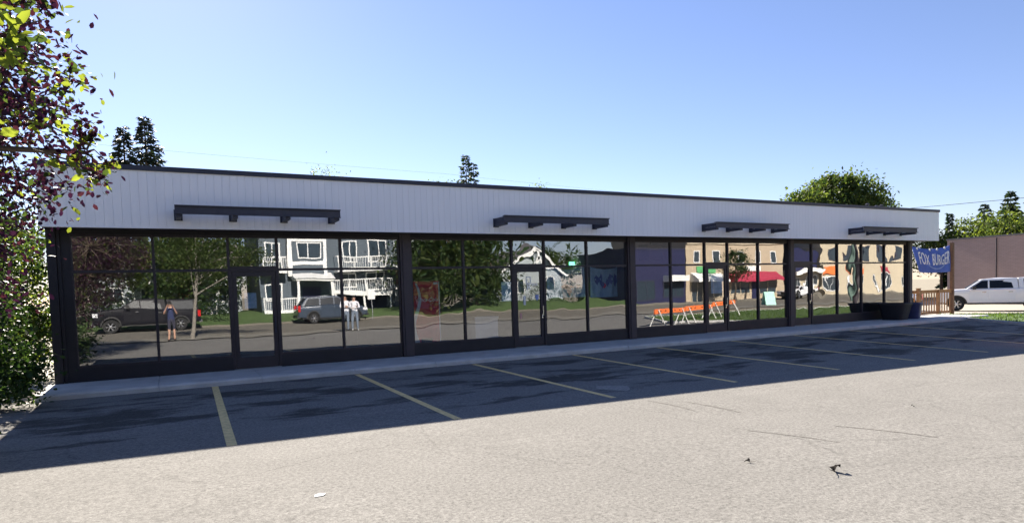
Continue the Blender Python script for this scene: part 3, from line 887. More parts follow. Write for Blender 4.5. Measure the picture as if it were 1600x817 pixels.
G3 = [M['l_green'], M['l_dark'], M['l_olive']]
def shrub(base, lobes, label, mats, prob, size, ncl, nleaf, name='shrub', shape='leaf', spread=.25, up=.4):
    t = empty(name, base, 0, label, 'shrub')
    P, C, L = lobe_points(lobes, ncl, nleaf, spread, .5)
    keep = P[:,2] > 0.03
    leaf_cloud('foliage', mats, P[keep], size*rng.uniform(.6,1.3,keep.sum()), t, prob, shape=shape, width=.55, up=up)
    b = MB()
    for i in range(14):
        c = C[i*len(C)//14]; b.tube([(random.uniform(-.15,.15), random.uniform(-.15,.15), -.05), (c[0]*.4, c[1]*.4, c[2]*.55), tuple(c)], [.03,.02,.006], 5)
    b.build('stems', M['bark'], t)
    return t
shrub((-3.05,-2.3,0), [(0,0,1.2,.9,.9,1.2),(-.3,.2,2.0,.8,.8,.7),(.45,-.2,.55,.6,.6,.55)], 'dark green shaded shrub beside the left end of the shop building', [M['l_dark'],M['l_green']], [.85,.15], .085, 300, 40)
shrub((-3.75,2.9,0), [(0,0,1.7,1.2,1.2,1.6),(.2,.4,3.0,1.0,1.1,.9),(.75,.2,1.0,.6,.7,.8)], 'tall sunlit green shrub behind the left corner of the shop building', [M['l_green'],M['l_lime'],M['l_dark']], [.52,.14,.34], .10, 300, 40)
shrub((-5.4,7.5,0), [(0,0,2.6,1.9,1.6,2.4),(.9,0,1.2,1.3,1.2,1.2),(1.6,.5,3.4,1.0,1.0,1.0)], 'large yellow green bush at the back of the side path', [M['l_green'],M['l_lime']], [.75,.25], .13, 280, 34)
shrub((-2.6,-6.7,0), [(0,0,.5,.6,.6,.5),(.2,.3,.8,.4,.4,.35)], 'small round green bush under the purple leaved tree', [M['l_green'],M['l_dark']], [.6,.4], .07, 90, 30)

# --- trees seen over the roof
conifer((-0.62,25,0), 12.15, 2.7, 'taller of the paired dark spruces rising over the left roof end', [M['l_conifer'],M['l_conifer2']], seed=3, z0=.45, spr=.5, step=.27, name='spruce_tree')
conifer((-1.75,25.6,0), 11.6, 2.6, 'shorter of the paired dark spruces rising over the left roof end', [M['l_conifer'],M['l_conifer2']], seed=8, z0=.45, spr=.5, step=.27, name='spruce_tree')
conifer((20.75,30,0), 12.55, 2.3, 'taller thin topped spruce peeping over the middle of the roof', [M['l_conifer'],M['l_dark']], seed=5, z0=.55, sparse=.8, name='spruce_tree', step=.38, spr=.55)
conifer((21.65,30.4,0), 12.1, 1.6, 'shorter thin topped spruce peeping over the middle of the roof', [M['l_conifer'],M['l_dark']], seed=6, z0=.55, sparse=.8, name='spruce_tree', step=.38, spr=.52)
OL = [M['l_olive'],M['l_green'],M['l_dark']]
broad_tree('birch_tree', (10.0,30,0), 10.9, [(0,0,9.2,1.4,1.2,1.5),(.3,0,7,1.8,1.6,1.8)], 'wispy tree top just showing above the left part of the roof', [M['l_olive'],M['l_lime']], [.7,.3], .16, 110, 14, spread=.3)
broad_tree('birch_tree', (18.9,30,0), 10.7, [(0,0,9.5,.9,1.0,1.1),(0,0,7.5,1.6,1.5,1.6)], 'small bright tree top just left of the thin topped spruces', [M['l_olive'],M['l_lime']], [.7,.3], .16, 100, 16, spread=.28)
broad_tree('birch_tree', (27.3,30,0), 10.6, [(0,0,9.3,.85,.9,1.15),(0,0,7.5,1.6,1.5,1.6)], 'small bright tree top over the roof right of the thin topped spruces', [M['l_olive'],M['l_lime']], [.6,.4], .16, 100, 16, spread=.28)
def far(lobes, k=1.263): return [(a*k, b_*k, 1.72+(c-1.72)*k, d*k, e*k, f*k) for a, b_, c, d, e, f in lobes]
broad_tree('maple_tree', (67.5,32,0), 14.2, far([(1.6,0,9.0,4.0,3.0,2.4),(-3.4,.5,7.8,3.2,2.5,1.7),(4.2,0,8.2,2.6,2.4,1.8),(.8,0,6.2,5.5,3.4,2.2),(.9,0,10.4,2.2,1.8,1.1)]),
           'big round topped leafy tree rising behind the right part of the roof', [M['l_olive'],M['l_green'],M['l_dark']], [.58,.24,.18], .40, 620, 46, r0=.42, spread=.19)
broad_tree('maple_tree', (77.0,32,0), 12.0, far([(.1,0,8.8,1.1,1.0,.95),(0,0,7.0,1.8,1.5,1.5)]), 'small leafy tree top beside the big round topped tree', OL, [.5,.3,.2], .30, 90, 30, spread=.25)
# --- trees beyond the brick wall
conifer((75,23.3,0), 8.7, 1.0, 'narrow dark columnar conifer beyond the brick building', [M['l_dark'],M['l_conifer']], seed=12, z0=.1, name='cypress_tree', spr=.7)
conifer((76,20.5,0), 9.5, 2.2, 'dark spruce top left of the taller one beyond the brick building', [M['l_conifer'],M['l_dark']], seed=14, z0=.3, name='spruce_tree', step=.5, spr=.8)
conifer((78,19.0,0), 10.6, 2.8, 'tallest dark spruce top beyond the brick building', [M['l_conifer'],M['l_dark']], seed=15, z0=.3, name='spruce_tree', step=.5, spr=.8)
for i, (x_, y_, h_, r_, lab) in enumerate([(70,21.5,7.2,2.3,'low sunny tree nearest the pale shop end beyond the brick building'),(71,18.6,8.1,2.5,'round sunny tree below the dark spruces beyond the brick building'),
        (70,15.5,8.5,2.6,'tall sunny tree beside the utility poles beyond the brick building'),(72,12.6,8.3,2.7,'sunny tree nearest the edge of the photo beyond the brick building')]):
    broad_tree('ash_tree', (x_,y_,0), h_, [(0,0,h_*.74,r_,r_*.8,h_*.18),(r_*.4,-.5,h_*.6,r_*.9,r_*.9,h_*.25),(-r_*.5,.6,h_*.58,r_,r_*.8,h_*.25)], lab, [M['l_olive'],M['l_green'],M['l_lime']], [.5,.35,.15], .30, 170, 26, spread=.26)
for i, (x_, y_, h_, r_, lab) in enumerate([(9,46,8.2,3.2,'leafy tree far behind the left half of the shop building'),(33,48,8.4,3.2,'leafy tree far behind the middle of the shop building')]):
    broad_tree('ash_tree', (x_,y_,0), h_, [(0,0,h_*.7,r_,r_,h_*.28)], lab, OL, [.4,.3,.3], .4, 90, 20)

# ------------------------------------------------------------------ vehicles
def arc(cx, cz, r, a0, a1, n=9):
    return [(cx + r*math.cos(a0+(a1-a0)*i/n), cz + r*math.sin(a0+(a1-a0)*i/n)) for i in range(n+1)]

def wheel(root, x, y, r, side, tw=0.24):
    b = MB(); Mx = Matrix.Translation((x, y, r)) @ Matrix.Rotation(R(-90)*side, 4, 'X')
    b.lathe([(r*.62,-tw/2),(r*.92,-tw/2),(r,-tw/2+.03),(r,tw/2-.03),(r*.94,tw/2),(r*.64,tw/2),(r*.62,tw/2-.03)], 28, M=Mx, closed=False)
    wv = b.build('wheel', M['rubber'], root, smooth=True)
    b = MB()
    b.lathe([(r*.66,tw/2-.015),(r*.62,tw/2-.0),(r*.58,tw/2-.03),(r*.56,tw/2-.1)], 28, M=Mx, closed=False)
    b.lathe([(.075,tw/2-.06),(.07,tw/2-.02),(.03,tw/2-.015)], 14, M=Mx)
    for k in range(6):
        a = 6.283*k/6
        for da in (-.12, .12):
            b.bar(Mx @ Vector((.05*math.cos(a), .05*math.sin(a), tw/2-.045)), Mx @ Vector((r*.6*math.cos(a+da), r*.6*math.sin(a+da), tw/2-.025)), .035, .03)
    b.build('rim', M['alloy'], wv)
    b = MB(); b.lathe([(r*.57,tw/2-.12),(.02,tw/2-.12)], 20, M=Mx); b.build('brake_disc', M['trim'], wv)

def vehicle(name, label, cat, loc, rz, paint, sp, group=None):
    root = empty(name, loc, rz, label, cat, group)
    W = sp['W']; low = []
    zb = sp['zb']; r = sp['r']; ra = r*1.2
    low += sp['top']                                      # front bumper over hood, belt, to rear bumper, front to rear
    xs = sorted(sp['axles'])                              # rear first
    for ax in xs:
        h0 = math.asin(max(-1, min(1, (zb-r)/ra)))
        low += [(ax + ra*math.cos(a), r + ra*math.sin(a)) for a in [math.pi-h0 - (math.pi-2*h0)*i/10 for i in range(11)]]
    b = MB(); b.extrude_poly(low, [(-W,.07),(-W+.01,.045),(-W+.035,.022),(-W+.08,.006),(-W+.14,0),(W-.14,0),(W-.08,.006),(W-.035,.022),(W-.01,.045),(W,.07)])
    b.build('body', paint, root, smooth=True)
    for ax in xs:
        for s in (-1, 1):
            g_ = MB(); h0 = math.asin(max(-1, min(1, (zb-r)/ra))); vv_ = []
            for i in range(15):
                a_ = math.pi-h0-(math.pi-2*h0)*i/14
                for rr_, yy_ in ((ra-.01,W-.06),(ra-.01,W+.012),(ra+.055,W+.010),(ra+.06,W-.06)): vv_.append((ax+rr_*math.cos(a_), s*yy_, r+rr_*math.sin(a_)))
            g_.mesh(vv_, [(4*i+k,4*i+(k+1)%4,4*i+4+(k+1)%4,4*i+4+k) for i in range(14) for k in range(4)]); g_.build('wheel_arch', M['trim'], root)
    for s in (-1, 1):
        g_ = MB(); g_.box(min(xs)+ra+.05, max(xs)-ra-.05, *sorted((s*(W-.1), s*(W+.03))), zb-.07, zb+.0); g_.build('side_step', M['trim'], root)
    b = MB(); b.box(min(xs)-.7, max(xs)+.6, -W+.12, W-.12, zb-.06, sp['belt']-.2); b.build('underbody', M['trim'], root)
    # cabin frustums
    for ci, c in enumerate(sp['cabins']):
        (fx0, fz0), (fx1, fz1), (rx1, rz1), (rx0, rz0) = c['q']; wb, wt = c['w']
        b = MB()
        sec = [(fx0,fz0,wb),(fx1,fz1,wt),(rx1,rz1,wt),(rx0,rz0,wb)]
        vs_ = []
        for (x_, z_, w_) in sec: vs_ += [(x_,-w_,z_),(x_,w_,z_)]
        # roof crown
        midx = (fx1+rx1)/2
        vs_ += [(midx,-wt*.6,max(fz1,rz1)+.035),(midx,wt*.6,max(fz1,rz1)+.035)]
        b.mesh(vs_, [(0,1,3,2),(4,5,7,6),(0,2,4,6),(1,7,5,3),(2,8,4),(3,5,9),(2,3,9,8),(4,8,9,5),(0,6,7,1)])
        cb = b.build('cabin' if ci == 0 else 'canopy', paint, root)
        bv = cb.modifiers.new('rounding', 'BEVEL'); bv.width = .05; bv.segments = 3; bv.limit_method = 'ANGLE'; bv.angle_limit = R(20)
        def sidept(x_, z_, s, off=.006):
            k = (z_-fz0)/(fz1-fz0); return (x_, s*(wb+(wt-wb)*k+off), z_)
        for (a0, a1, t0, t1) in c['side']:
            zl, zh = fz0+.05, fz1-.09
            for s in (-1, 1):
                g_ = MB(); q_ = [sidept(a0,zl,s),sidept(a1,zl,s),sidept(t1,zh,s),sidept(t0,zh,s)]
                q2_ = [sidept(a0,zl,s,-.02),sidept(a1,zl,s,-.02),sidept(t1,zh,s,-.02),sidept(t0,zh,s,-.02)]
                g_.mesh(q_+q2_, [(0,1,2,3),(7,6,5,4),(0,4,5,1),(1,5,6,2),(2,6,7,3),(3,7,4,0)])
                g_.build('side_window', M['autoglass'], root)
        def endglass(nm, A, B, wa, wb_, sgn):
            g_ = MB(); (xa,za),(xb,zb_) = A, B
            def P_(t_, s, k): return (xa+(xb-xa)*t_+sgn*k, s*(wa+(wb_-wa)*t_-.08), za+(zb_-za)*t_+k*.5)
            q_ = [P_(.08,-1,.006),P_(.08,1,.006),P_(.9,1,.006),P_(.9,-1,.006)]; q2_ = [P_(.08,-1,-.02),P_(.08,1,-.02),P_(.9,1,-.02),P_(.9,-1,-.02)]
            g_.mesh(q_+q2_, [(0,1,2,3),(7,6,5,4),(0,4,5,1),(1,5,6,2),(2,6,7,3),(3,7,4,0)])
            g_.build(nm, M['autoglass'], root)
        if c.get('wind', True): endglass('windscreen', (fx0,fz0), (fx1,fz1), wb, wt, 1)
        if c.get('rear', True): endglass('rear_window', (rx0,rz0), (rx1,rz1), wb, wt, -1)
    for ax in xs:
        for s in (-1, 1): wheel(root, ax, s*(W-.115), r, s)
    for (x0, x1, z0, z1) in sp['doors']:
        for s in (-1, 1):
            g_ = MB(); g_.extrude_poly([(x0,z0),(x1,z0),(x1,z1),(x0,z1)], sorted([(s*(W-.02),0),(s*(W+.004),0),(s*(W+.012),.012)]))
            d = g_.build('door', paint, root)
            h = MB(); hx = x0+.12; h.box(hx, hx+.2, *sorted((s*(W+.012), s*(W+.045))), z1-.16, z1-.12); h.build('handle', sp.get('hm', paint), d)
    for s in (-1, 1):
        fx, rx = sp['top'][0][0], sp['top'][-1][0]
        h = MB(); h.box(fx-.28, fx+.02, *sorted((s*(W-.42), s*(W+.005))), sp['hl']-.09, sp['hl']+.09); h.build('headlight', M['lamp_clear'], root)
        h = MB(); h.box(rx-.02, rx+.12, *sorted((s*(W-.2), s*(W+.006))), sp['tl']-.2, sp['tl']+.2); h.build('taillight', M['lamp_red'], root)
        mx_ = sp['mirror']; h = MB(); h.box(mx_[0]-.05, mx_[0]+.12, *sorted((s*(W+.02), s*(W+.22))), mx_[1], mx_[1]+.2); h.bar((mx_[0],s*(W-.06),mx_[1]+.04),(mx_[0],s*(W+.06),mx_[1]+.06),.05); h.build('mirror', M['trim'], root)
    fx = sp['top'][0][0]
    h = MB(); h.box(fx-.02, fx+.035, -W*.55, W*.55, sp['hl']-.2, sp['hl']+.08); h.build('grille', M['trim'], root)
    h = MB(); h.box(fx-.1, fx+.09, -W*.93, W*.93, zb+.02, zb+.2); h.build('bumper', sp.get('bm', M['trim']), root)
    h = MB(); rx = sp['top'][-1][0]; h.box(rx-.08, rx+.1, -W*.93, W*.93, zb+.02, zb+.2); h.build('bumper', sp.get('bm', M['trim']), root)
    return root

PICK = dict(W=1.0, zb=.44, r=.40, axles=(1.95,-1.80), belt=1.28, hl=1.02, tl=1.05, mirror=(1.05,1.27), bm=M['chrome'], hm=M['chrome'],
    top=[(2.85,.55),(2.89,.7),(2.88,1.0),(2.83,1.16),(2.72,1.23),(2.5,1.26),(1.5,1.30),(.3,1.30),(-.98,1.30),(-2.84,1.32),(-2.90,.9),(-2.88,.55)],
    cabins=[dict(q=[(1.55,1.26),(.72,1.86),(-.97,1.89),(-1.03,1.27)], w=(.94,.76), side=[(.42,1.30,.42,.70),(-.78,.34,-.66,.34)]),
            dict(q=[(-1.045,1.27),(-1.0,1.89),(-2.62,1.85),(-2.84,1.31)], w=(.92,.78), side=[(-2.62,-1.28,-2.48,-1.24)], wind=False)],
    doors=[(.38,1.32,.60,1.24),(-.86,.36,.60,1.24)])
SUV = dict(W=.92, zb=.36, r=.37, axles=(1.42,-1.36), belt=1.10, hl=.86, tl=1.0, mirror=(.95,1.10),
    top=[(2.28,.45),(2.32,.7),(2.25,.98),(1.95,1.06),(1.12,1.11),(-2.18,1.14),(-2.33,.95),(-2.30,.45)],
    cabins=[dict(q=[(1.2,1.1),(.42,1.68),(-1.78,1.70),(-2.2,1.12)], w=(.86,.68), side=[(.12,.98,.12,.40),(-.86,.04,-.86,.04),(-1.95,-.96,-1.72,-.96)])],
    doors=[(.08,1.0,.45,1.08),(-.82,.05,.45,1.08)])
SEDAN = dict(W=.9, zb=.30, r=.34, axles=(1.38,-1.34), belt=.96, hl=.72, tl=.82, mirror=(.72,.95),
    top=[(2.25,.4),(2.28,.62),(2.18,.80),(1.7,.90),(.95,.97),(-1.55,1.0),(-2.15,.97),(-2.28,.8),(-2.26,.4)],
    cabins=[dict(q=[(1.05,.96),(.25,1.42),(-.85,1.44),(-1.7,.99)], w=(.84,.62), side=[(-.02,.80,-.02,.20),(-1.2,-.10,-.86,-.10)])],
    doors=[(-.04,.95,.38,.93),(-1.0,-.07,.38,.93)])
# truck: side on to the walk, nose towards the patio
fwd = Vector((-.50,.866,0)).normalized()
ang = math.atan2(fwd.y, fwd.x)
side = Vector((-fwd.y, fwd.x, 0))          # the flank turned to the walk is its left one
cen = Vector((41.9, 5.6, 0)) - fwd*1.95 - side*0.885
vehicle('pickup_truck', 'white crew cab pickup truck with a canopy, parked before the brick building', 'pickup truck', (cen.x, cen.y, lotz(42,4)+.014), ang, M['truck_white'], PICK)
vehicle('parked_car', 'white sedan parked behind the wooden patio fence', 'car', (40.6,9.4,lotz(40.6,9)+.014), R(165), M['truck_white'], SEDAN)
vehicle('parked_suv', 'slate blue sport utility car parked at the kerb across the street', 'car', (9.9,-29.6,.006), R(0), M['car_slate'], SUV)
vehicle('parked_car', 'white sedan parked before the tan shops across the street', 'car', (58.8,-29.8,.006), R(180), M['truck_white'], SEDAN)
vehicle('parked_car', 'black pickup truck parked at the kerb across the street', 'pickup truck', (-1.2,-30.0,.006), R(180), M['car_black'], PICK)
#PART3
# ------------------------------------------------------------------ right end: patio, banner, tubs, brick building
def thing_mesh(b, name, m, label, cat, group=None, smooth=False):
    o = b.build(name, m, None, smooth); return tag(o, label, cat, group)

def place_origin(o):
    """moves a world-coordinate mesh's origin to its base centre"""
    vs = np.empty(len(o.data.vertices)*3); o.data.vertices.foreach_get('co', vs); vs = vs.reshape(-1,3)
    c = Vector(((vs[:,0].min()+vs[:,0].max())/2, (vs[:,1].min()+vs[:,1].max())/2, vs[:,2].min()))
    o.data.transform(Matrix.Translation(-c)); o.location = c

# fence from the tall post to the left
A = Vector((34.05,1.75,0)); B = Vector((31.75,2.05,0)); Cc = Vector((30.9,3.6,0))
fr = empty('patio_fence', (A.x,A.y,lotz(32.5,2)), 0, 'stained wooden patio fence with a tall end post that carries the banner', 'fence')
def fp(b, name, m): 
    o = b.build(name, m, fr); o.data.transform(Matrix.Translation(-A)); return o
for p, h in ((A,3.50),(A.lerp(B,.42),1.20),(B,1.30),(Cc,1.20)):
    b = MB(); b.box(p.x-.07,p.x+.07,p.y-.07,p.y+.07,0,h)
    if h < 2: b.box(p.x-.085,p.x+.085,p.y-.085,p.y+.085,h,h+.03)
    fp(b, 'post', M['wood_dark'] if h > 2 else M['wood'])
for p, q in ((A,B),(B,Cc)):
    d = (q-p).normalized()*.075
    b = MB(); b.bar(p+d+Vector((0,0,1.13)), q-d+Vector((0,0,1.13)), .05, .12); b.bar(p+d+Vector((0,0,1.20)), q-d+Vector((0,0,1.20)), .14, .04); fp(b, 'rail', M['wood'])
    b = MB(); b.bar(p+d+Vector((0,0,.12)), q-d+Vector((0,0,.12)), .05, .12); fp(b, 'rail', M['wood'])
    n_ = int((q-p).length/.17)
    for i in range(1, n_):
        s_ = p.lerp(q, i/n_)
        if min((s_-w_).length for w_ in (A,A.lerp(B,.42),B,Cc)) < .1: continue
        b = MB(); b.box(s_.x-.02,s_.x+.02,s_.y-.02,s_.y+.02,.18,1.07); fp(b, 'baluster', M['wood'])
# picnic table behind the fence
pt = empty('picnic_table', (33.3,4.2,lotz(33.3,4)+.013), R(20), 'brown wooden picnic table on the patio behind the fence', 'table')
b = MB()
for i in range(5): b.box(-.9,.9,-.36+i*.15,-.36+i*.15+.135,.72,.76)
b.build('table_top', M['wood'], pt)
for s in (-1,1):
    b = MB()
    for i in range(2): b.box(-.9,.9,s*.72-.15+i*.15,s*.72-.15+i*.15+.135,.43,.47)
    b.build('bench', M['wood'], pt)
for x_ in (-.65,.65):
    for s in (-1,1):
        b = MB(); b.bar((x_,s*.2,.72),(x_,s*.62,0),.09,.045); b.build('leg', M['wood_dark'], pt)
    b = MB(); b.box(x_+.03,x_+.07,-.84,.84,.36,.43); b.build('crosspiece', M['wood_dark'], pt)

# banner hung between the building corner and the tall post
TL_, TR_, BL_, BR_ = (33.20,3.22,3.36), (34.06,1.70,3.38), (33.37,2.92,2.03), (34.05,1.72,2.02)
def banner_pt(u, v, off=0.0):
    tl = Vector(TL_); tr = Vector(TR_); bl = Vector(BL_); br = Vector(BR_)
    top = tl.lerp(tr, u) - Vector((0,0,.24*4*u*(1-u)*(.75+.25*u))); bot = bl.lerp(br, u) - Vector((0,0,.05*4*u*(1-u)))
    p = top.lerp(bot, v)
    n_ = Vector((-.875,-.485,0)).normalized()
    wv = .03*math.sin(u*13+v*3)*(.3+.7*v) + .012*math.sin(u*37+1.5*v) + .10*math.sin(math.pi*u)*v*(1.2-v)
    return p + n_*(wv + off)
ba = empty('banner', (31,.8,2.0), 0, 'sagging blue cloth banner with white hand painted letters on the tall fence post', 'banner')
b = MB(); nu, nv = 60, 18
b.mesh([banner_pt(i/nu, j/nv) for j in range(nv+1) for i in range(nu+1)], [(j*(nu+1)+i, j*(nu+1)+i+1, (j+1)*(nu+1)+i+1, (j+1)*(nu+1)+i) for j in range(nv) for i in range(nu)])
o = b.build('cloth', M['banner'], ba, smooth=True); o.data.transform(Matrix.Translation((-31,-.8,-2)))
sm = o.modifiers.new('thickness', 'SOLIDIFY'); sm.thickness = .004
def on_banner(vs, fs, u0, v0, su, sv, off):
    bm = bmesh.new(); vv = [bm.verts.new((u0 + x*su, v0 - y*sv, 0)) for x, y, z in vs]
    for f in fs:
        try: bm.faces.new([vv[i] for i in f])
        except Exception: pass
    bmesh.ops.triangulate(bm, faces=bm.faces)
    for _ in range(4):
        bmesh.ops.subdivide_edges(bm, edges=[e for e in bm.edges if e.calc_length() > .012], cuts=1)
    bmesh.ops.triangulate(bm, faces=bm.faces)
    out = []; fo = []
    bm.verts.index_update()
    for v in bm.verts: out.append(banner_pt(v.co.x, v.co.y, off))
    for f in bm.faces: fo.append(tuple(v.index for v in f.verts))
    bm.free(); return out, fo
b = MB()
for word, u0, u1, v0, sv in (('FOX', .11, .39, .66, .62), ('BURGER', .46, .90, .68, .60)):
    vs_, fs_ = text_mesh(word, 1.0, .18, 0, 1.0)
    xa_ = min(v[0] for v in vs_); xb_ = max(v[0] for v in vs_); su = (u1-u0)/(xb_-xa_); vs_ = [(x-xa_, y*(1+.12*math.sin(x*2.3)), z) for x, y, z in vs_]
    b.mesh(*on_banner(vs_, fs_, u0, v0, su, sv*1.05, .030))
    # a second pass slightly offset makes the brush strokes bold
    b.mesh(*on_banner([(x+.05, y+.012, z) for x, y, z in vs_], fs_, u0, v0, su, sv*1.05, .032))
o = b.build('lettering', M['letter'], ba, recalc=False); o.data.transform(Matrix.Translation((-31,-.8,-2)))
# faded half round print under the words
b = MB(); pts = []; n_ = 26
for i in range(n_+1):
    a_ = math.pi + math.pi*i/n_
    pts.append(((.56+.27*math.cos(a_), .50-.36*math.sin(a_)), (.56+.24*math.cos(a_), .50-.31*math.sin(a_))))
for i in range(n_):
    b.face([banner_pt(*pts[i][0],.016), banner_pt(*pts[i+1][0],.016), banner_pt(*pts[i+1][1],.016), banner_pt(*pts[i][1],.016)])
o = b.build('print', M['banner_pale'], ba, recalc=False); o.data.transform(Matrix.Translation((-31,-.8,-2)))
for u in (.14,.45,.62,.80):
    b = MB(); p = banner_pt(u, .03); b.lathe([(.05,-.03),(.07,0),(.05,.03)], 10, M=Matrix.Translation(p) @ Matrix.Rotation(R(90),4,'X')); o = b.build('clip', M['white'], ba); o.data.transform(Matrix.Translation((-31,-.8,-2)))
b = MB(); b.tube([(28.0,4.9,3.2), banner_pt(0,0)], .008, 5); b.tube([(27.9,4.95,2.3), banner_pt(0,1)], .008, 5); b.tube([banner_pt(1,0), (34.05,1.75,3.46)], .008, 5); b.tube([banner_pt(1,1), (34.05,1.75,2.04)], .008, 5)
o = b.build('tie_rope', M['wire'], ba); o.data.transform(Matrix.Translation((-31,-.8,-2)))

# tubs at the end of the front walk
def tub(loc, w0, w1, h, m, label, rz, soil=True):
    t = empty('planter_tub', loc, rz, label, 'planter')
    b = MB(); k = 24
    def rr(w_, z_):   # rounded square ring
        return [(w_*np.sign(math.cos(a))*abs(math.cos(a))**.45, w_*np.sign(math.sin(a))*abs(math.sin(a))**.45, z_) for a in [2*math.pi*i/k for i in range(k)]]
    rings = [rr(w0,0), rr(w1,h-.09), rr(w1+.035,h-.09), rr(w1+.04,h-.01), rr(w1+.02,h), rr(w1-.04,h), rr(w1-.05,h-.12)]
    vs_ = [p for r_ in rings for p in r_]; fs_ = [(i*k+j, i*k+(j+1)%k, (i+1)*k+(j+1)%k, (i+1)*k+j) for i in range(len(rings)-1) for j in range(k)]
    fs_.append(tuple(reversed(range(k)))); b.mesh(vs_, fs_)
    b.build('tub', m, t, smooth=True)
    b = MB(); b.face(rr(w1-.048,h-.10)); b.build('soil', M['soil'], t)
    return t
tub((25.45,-.62,.12), .38, .50, .66, M['tub_black'], 'large black planter tub standing before the last window of the shop', R(8))
tub((26.35,-.75,.12), .27, .34, .64, M['tub_blue'], 'smaller dark blue planter tub beside the black tub at the walk end', R(20))

# brick building facing the side lot
bx = empty('brick_building', (54,5.8,0), 0, 'long windowless brown block building beside the parked white pickup', 'building')
b = MB(); b.box(0,24,-6.8,6.7,-.6,4.6); b.build('wall', M['brick'], bx)
b = MB(); b.box(-.06,24,-6.86,6.76,4.6,4.72); b.build('coping', M['roof_shingle'], bx)
b = MB(); b.tube([(-.06,3.3,-.4),(-.06,3.3,4.5)],.05,8); b.build('downpipe', M['column'], bx)
# pale building behind the patio
pb = empty('pale_warehouse', (66,21.5,0), 0, 'pale low warehouse with a dark roof band behind the patio', 'building')
b = MB(); b.box(-25,-3,0,8,.9,3.9); b.build('wall', M['white'], pb)
b = MB(); b.box(-25,-3,-.01,8,-.6,.9); b.build('base_course', M['rose'], pb)
b = MB(); b.box(-25.3,-2.7,-.9,8.2,4.1,4.75); b.box(-25.2,-2.8,-.6,8.1,3.9,4.0); b.build('roof', M['trim'], pb)
b = MB(); b.box(-25.35,-2.65,-.95,8.25,4.75,4.88); b.box(-25.25,-2.75,-.7,8.15,4.0,4.1); b.build('coping', M['galv'], pb)
for i in range(6):
    b = MB(); b.box(-23+i*3,-21.4+i*3,-.03,.0,1.3,2.3); o = b.build('window', M['shopglass'], pb)

# poles and wires
def upole(loc, h, r0, label, arms=(), m='pole_wood', name='utility_pole', group=None):
    t = empty(name, loc, 0, label, 'utility pole', group)
    b = MB(); b.tube([(0,0,-.1),(0,0,h*.5),(0,0,h)], [r0,r0*.88,r0*.72], 10); b.build('pole', M[m], t, smooth=True)
    for z_, w_, a_ in arms:
        b = MB(); c_, s_ = math.cos(a_), math.sin(a_); b.bar((-w_*c_,-w_*s_+.001,z_),(w_*c_,w_*s_,z_),.1,.12); ar = b.build('crossarm', M[m], t)
        for k in (-.85,-.35,.35,.85):
            b = MB(); b.lathe([(.03,0),(.05,.05),(.03,.11)],8,M=Matrix.Translation((k*w_*c_,k*w_*s_,z_+.06))); b.build('insulator', M['tub_blue'], ar)
    return t
upole((80,22.9,-.4), 7.9, .17, 'short thick wooden utility pole beyond the brick building')
upole((80,19.6,-.4), 8.9, .13, 'thin utility pole with a crossarm beyond the brick building', [(8.0,.9,R(90))])
upole((80,18.8,-.4), 8.2, .13, 'thin plain utility pole close to the one with a crossarm')
def wire(pts, label, r=.012, sag=.25):
    b = MB(); q = []
    for i in range(len(pts)-1):
        a_, c_ = Vector(pts[i]), Vector(pts[i+1])
        for k in range(13):
            t_ = k/12; q.append(a_.lerp(c_,t_) - Vector((0,0,sag*4*t_*(1-t_))))
    b.tube(q, r, 4, cap=False)
    thing_mesh(b, 'overhead_wire', M['wire'], label, 'wire')
wire([(28,33,7.2),(45,8.3,6.45),(66,-26,8.2)], 'overhead wire running past the right end of the roof', .014, .3)
wire([(80,19.6,8.0),(66,-30,8.5)], 'overhead wire hanging from the crossarm beyond the brick building', .012, .4)
wire([(-14,20,9.6),(15.1,20,8.85),(40,20,8.1)], 'thin overhead wire above the left half of the roof', .0035, .1)

# debris on the lot
def twig(x, y, s, label, rz):
    t = empty('dead_leaf', (x, y, lotz(x,y)+.004), rz, label, 'leaf litter')
    b = MB(); n_ = 8
    for k, (w_, l_, a_) in enumerate(((.035,.09,.2),(.03,.08,-.6))):
        pts_ = []
        for i in range(n_+1):
            u = i/n_; pts_.append((u*l_, w_*math.sin(math.pi*u)*.8, .004+.03*math.sin(u*3)+.02*k))
        lower = [(p[0], -p[1]*.8, p[2]+.012) for p in reversed(pts_)]
        Rm = Matrix.Rotation(a_,4,'Z') @ Matrix.Scale(s,4)
        vs_ = [Rm @ Vector(p) for p in pts_]; vl = [Rm @ Vector((p[0], -p[1]*.8, p[2]+.012)) for p in pts_]
        b.mesh(vs_+vl, [(i,i+1,n_+2+i,n_+1+i) for i in range(n_)])
    b.build('blade', M['wire'], t)
    b = MB(); b.tube([(0,0,.008),(-.05*s,.02*s,.03*s),(-.10*s,.05*s,.05*s)], [.004*s,.003*s,.002*s], 5); b.build('stalk', M['bark'], t)
twig(5.33,-12.22,1.15,'curled dark dead leaf lying on the sunlit asphalt', R(40))
twig(4.99,-11.54,.6,'tiny dark leaf scrap left of the curled dead leaf', R(120))
twig(9.2,-10.7,.5,'tiny dark leaf scrap at the far side of the sunlit asphalt', R(200))
b = MB(); b.mesh([(1.04,-10.24,.0),(1.11,-10.25,.0),(1.145,-10.2,.003),(1.10,-10.17,.004),(1.05,-10.19,.002)], [(0,1,2,3,4)]); b.v = [(x,y,z+lotz(1.1,-10.2)+.006) for x,y,z in b.v]
thing_mesh(b, 'paper_scrap', M['paper'], 'flattened white paper scrap on the sunlit asphalt', 'litter')

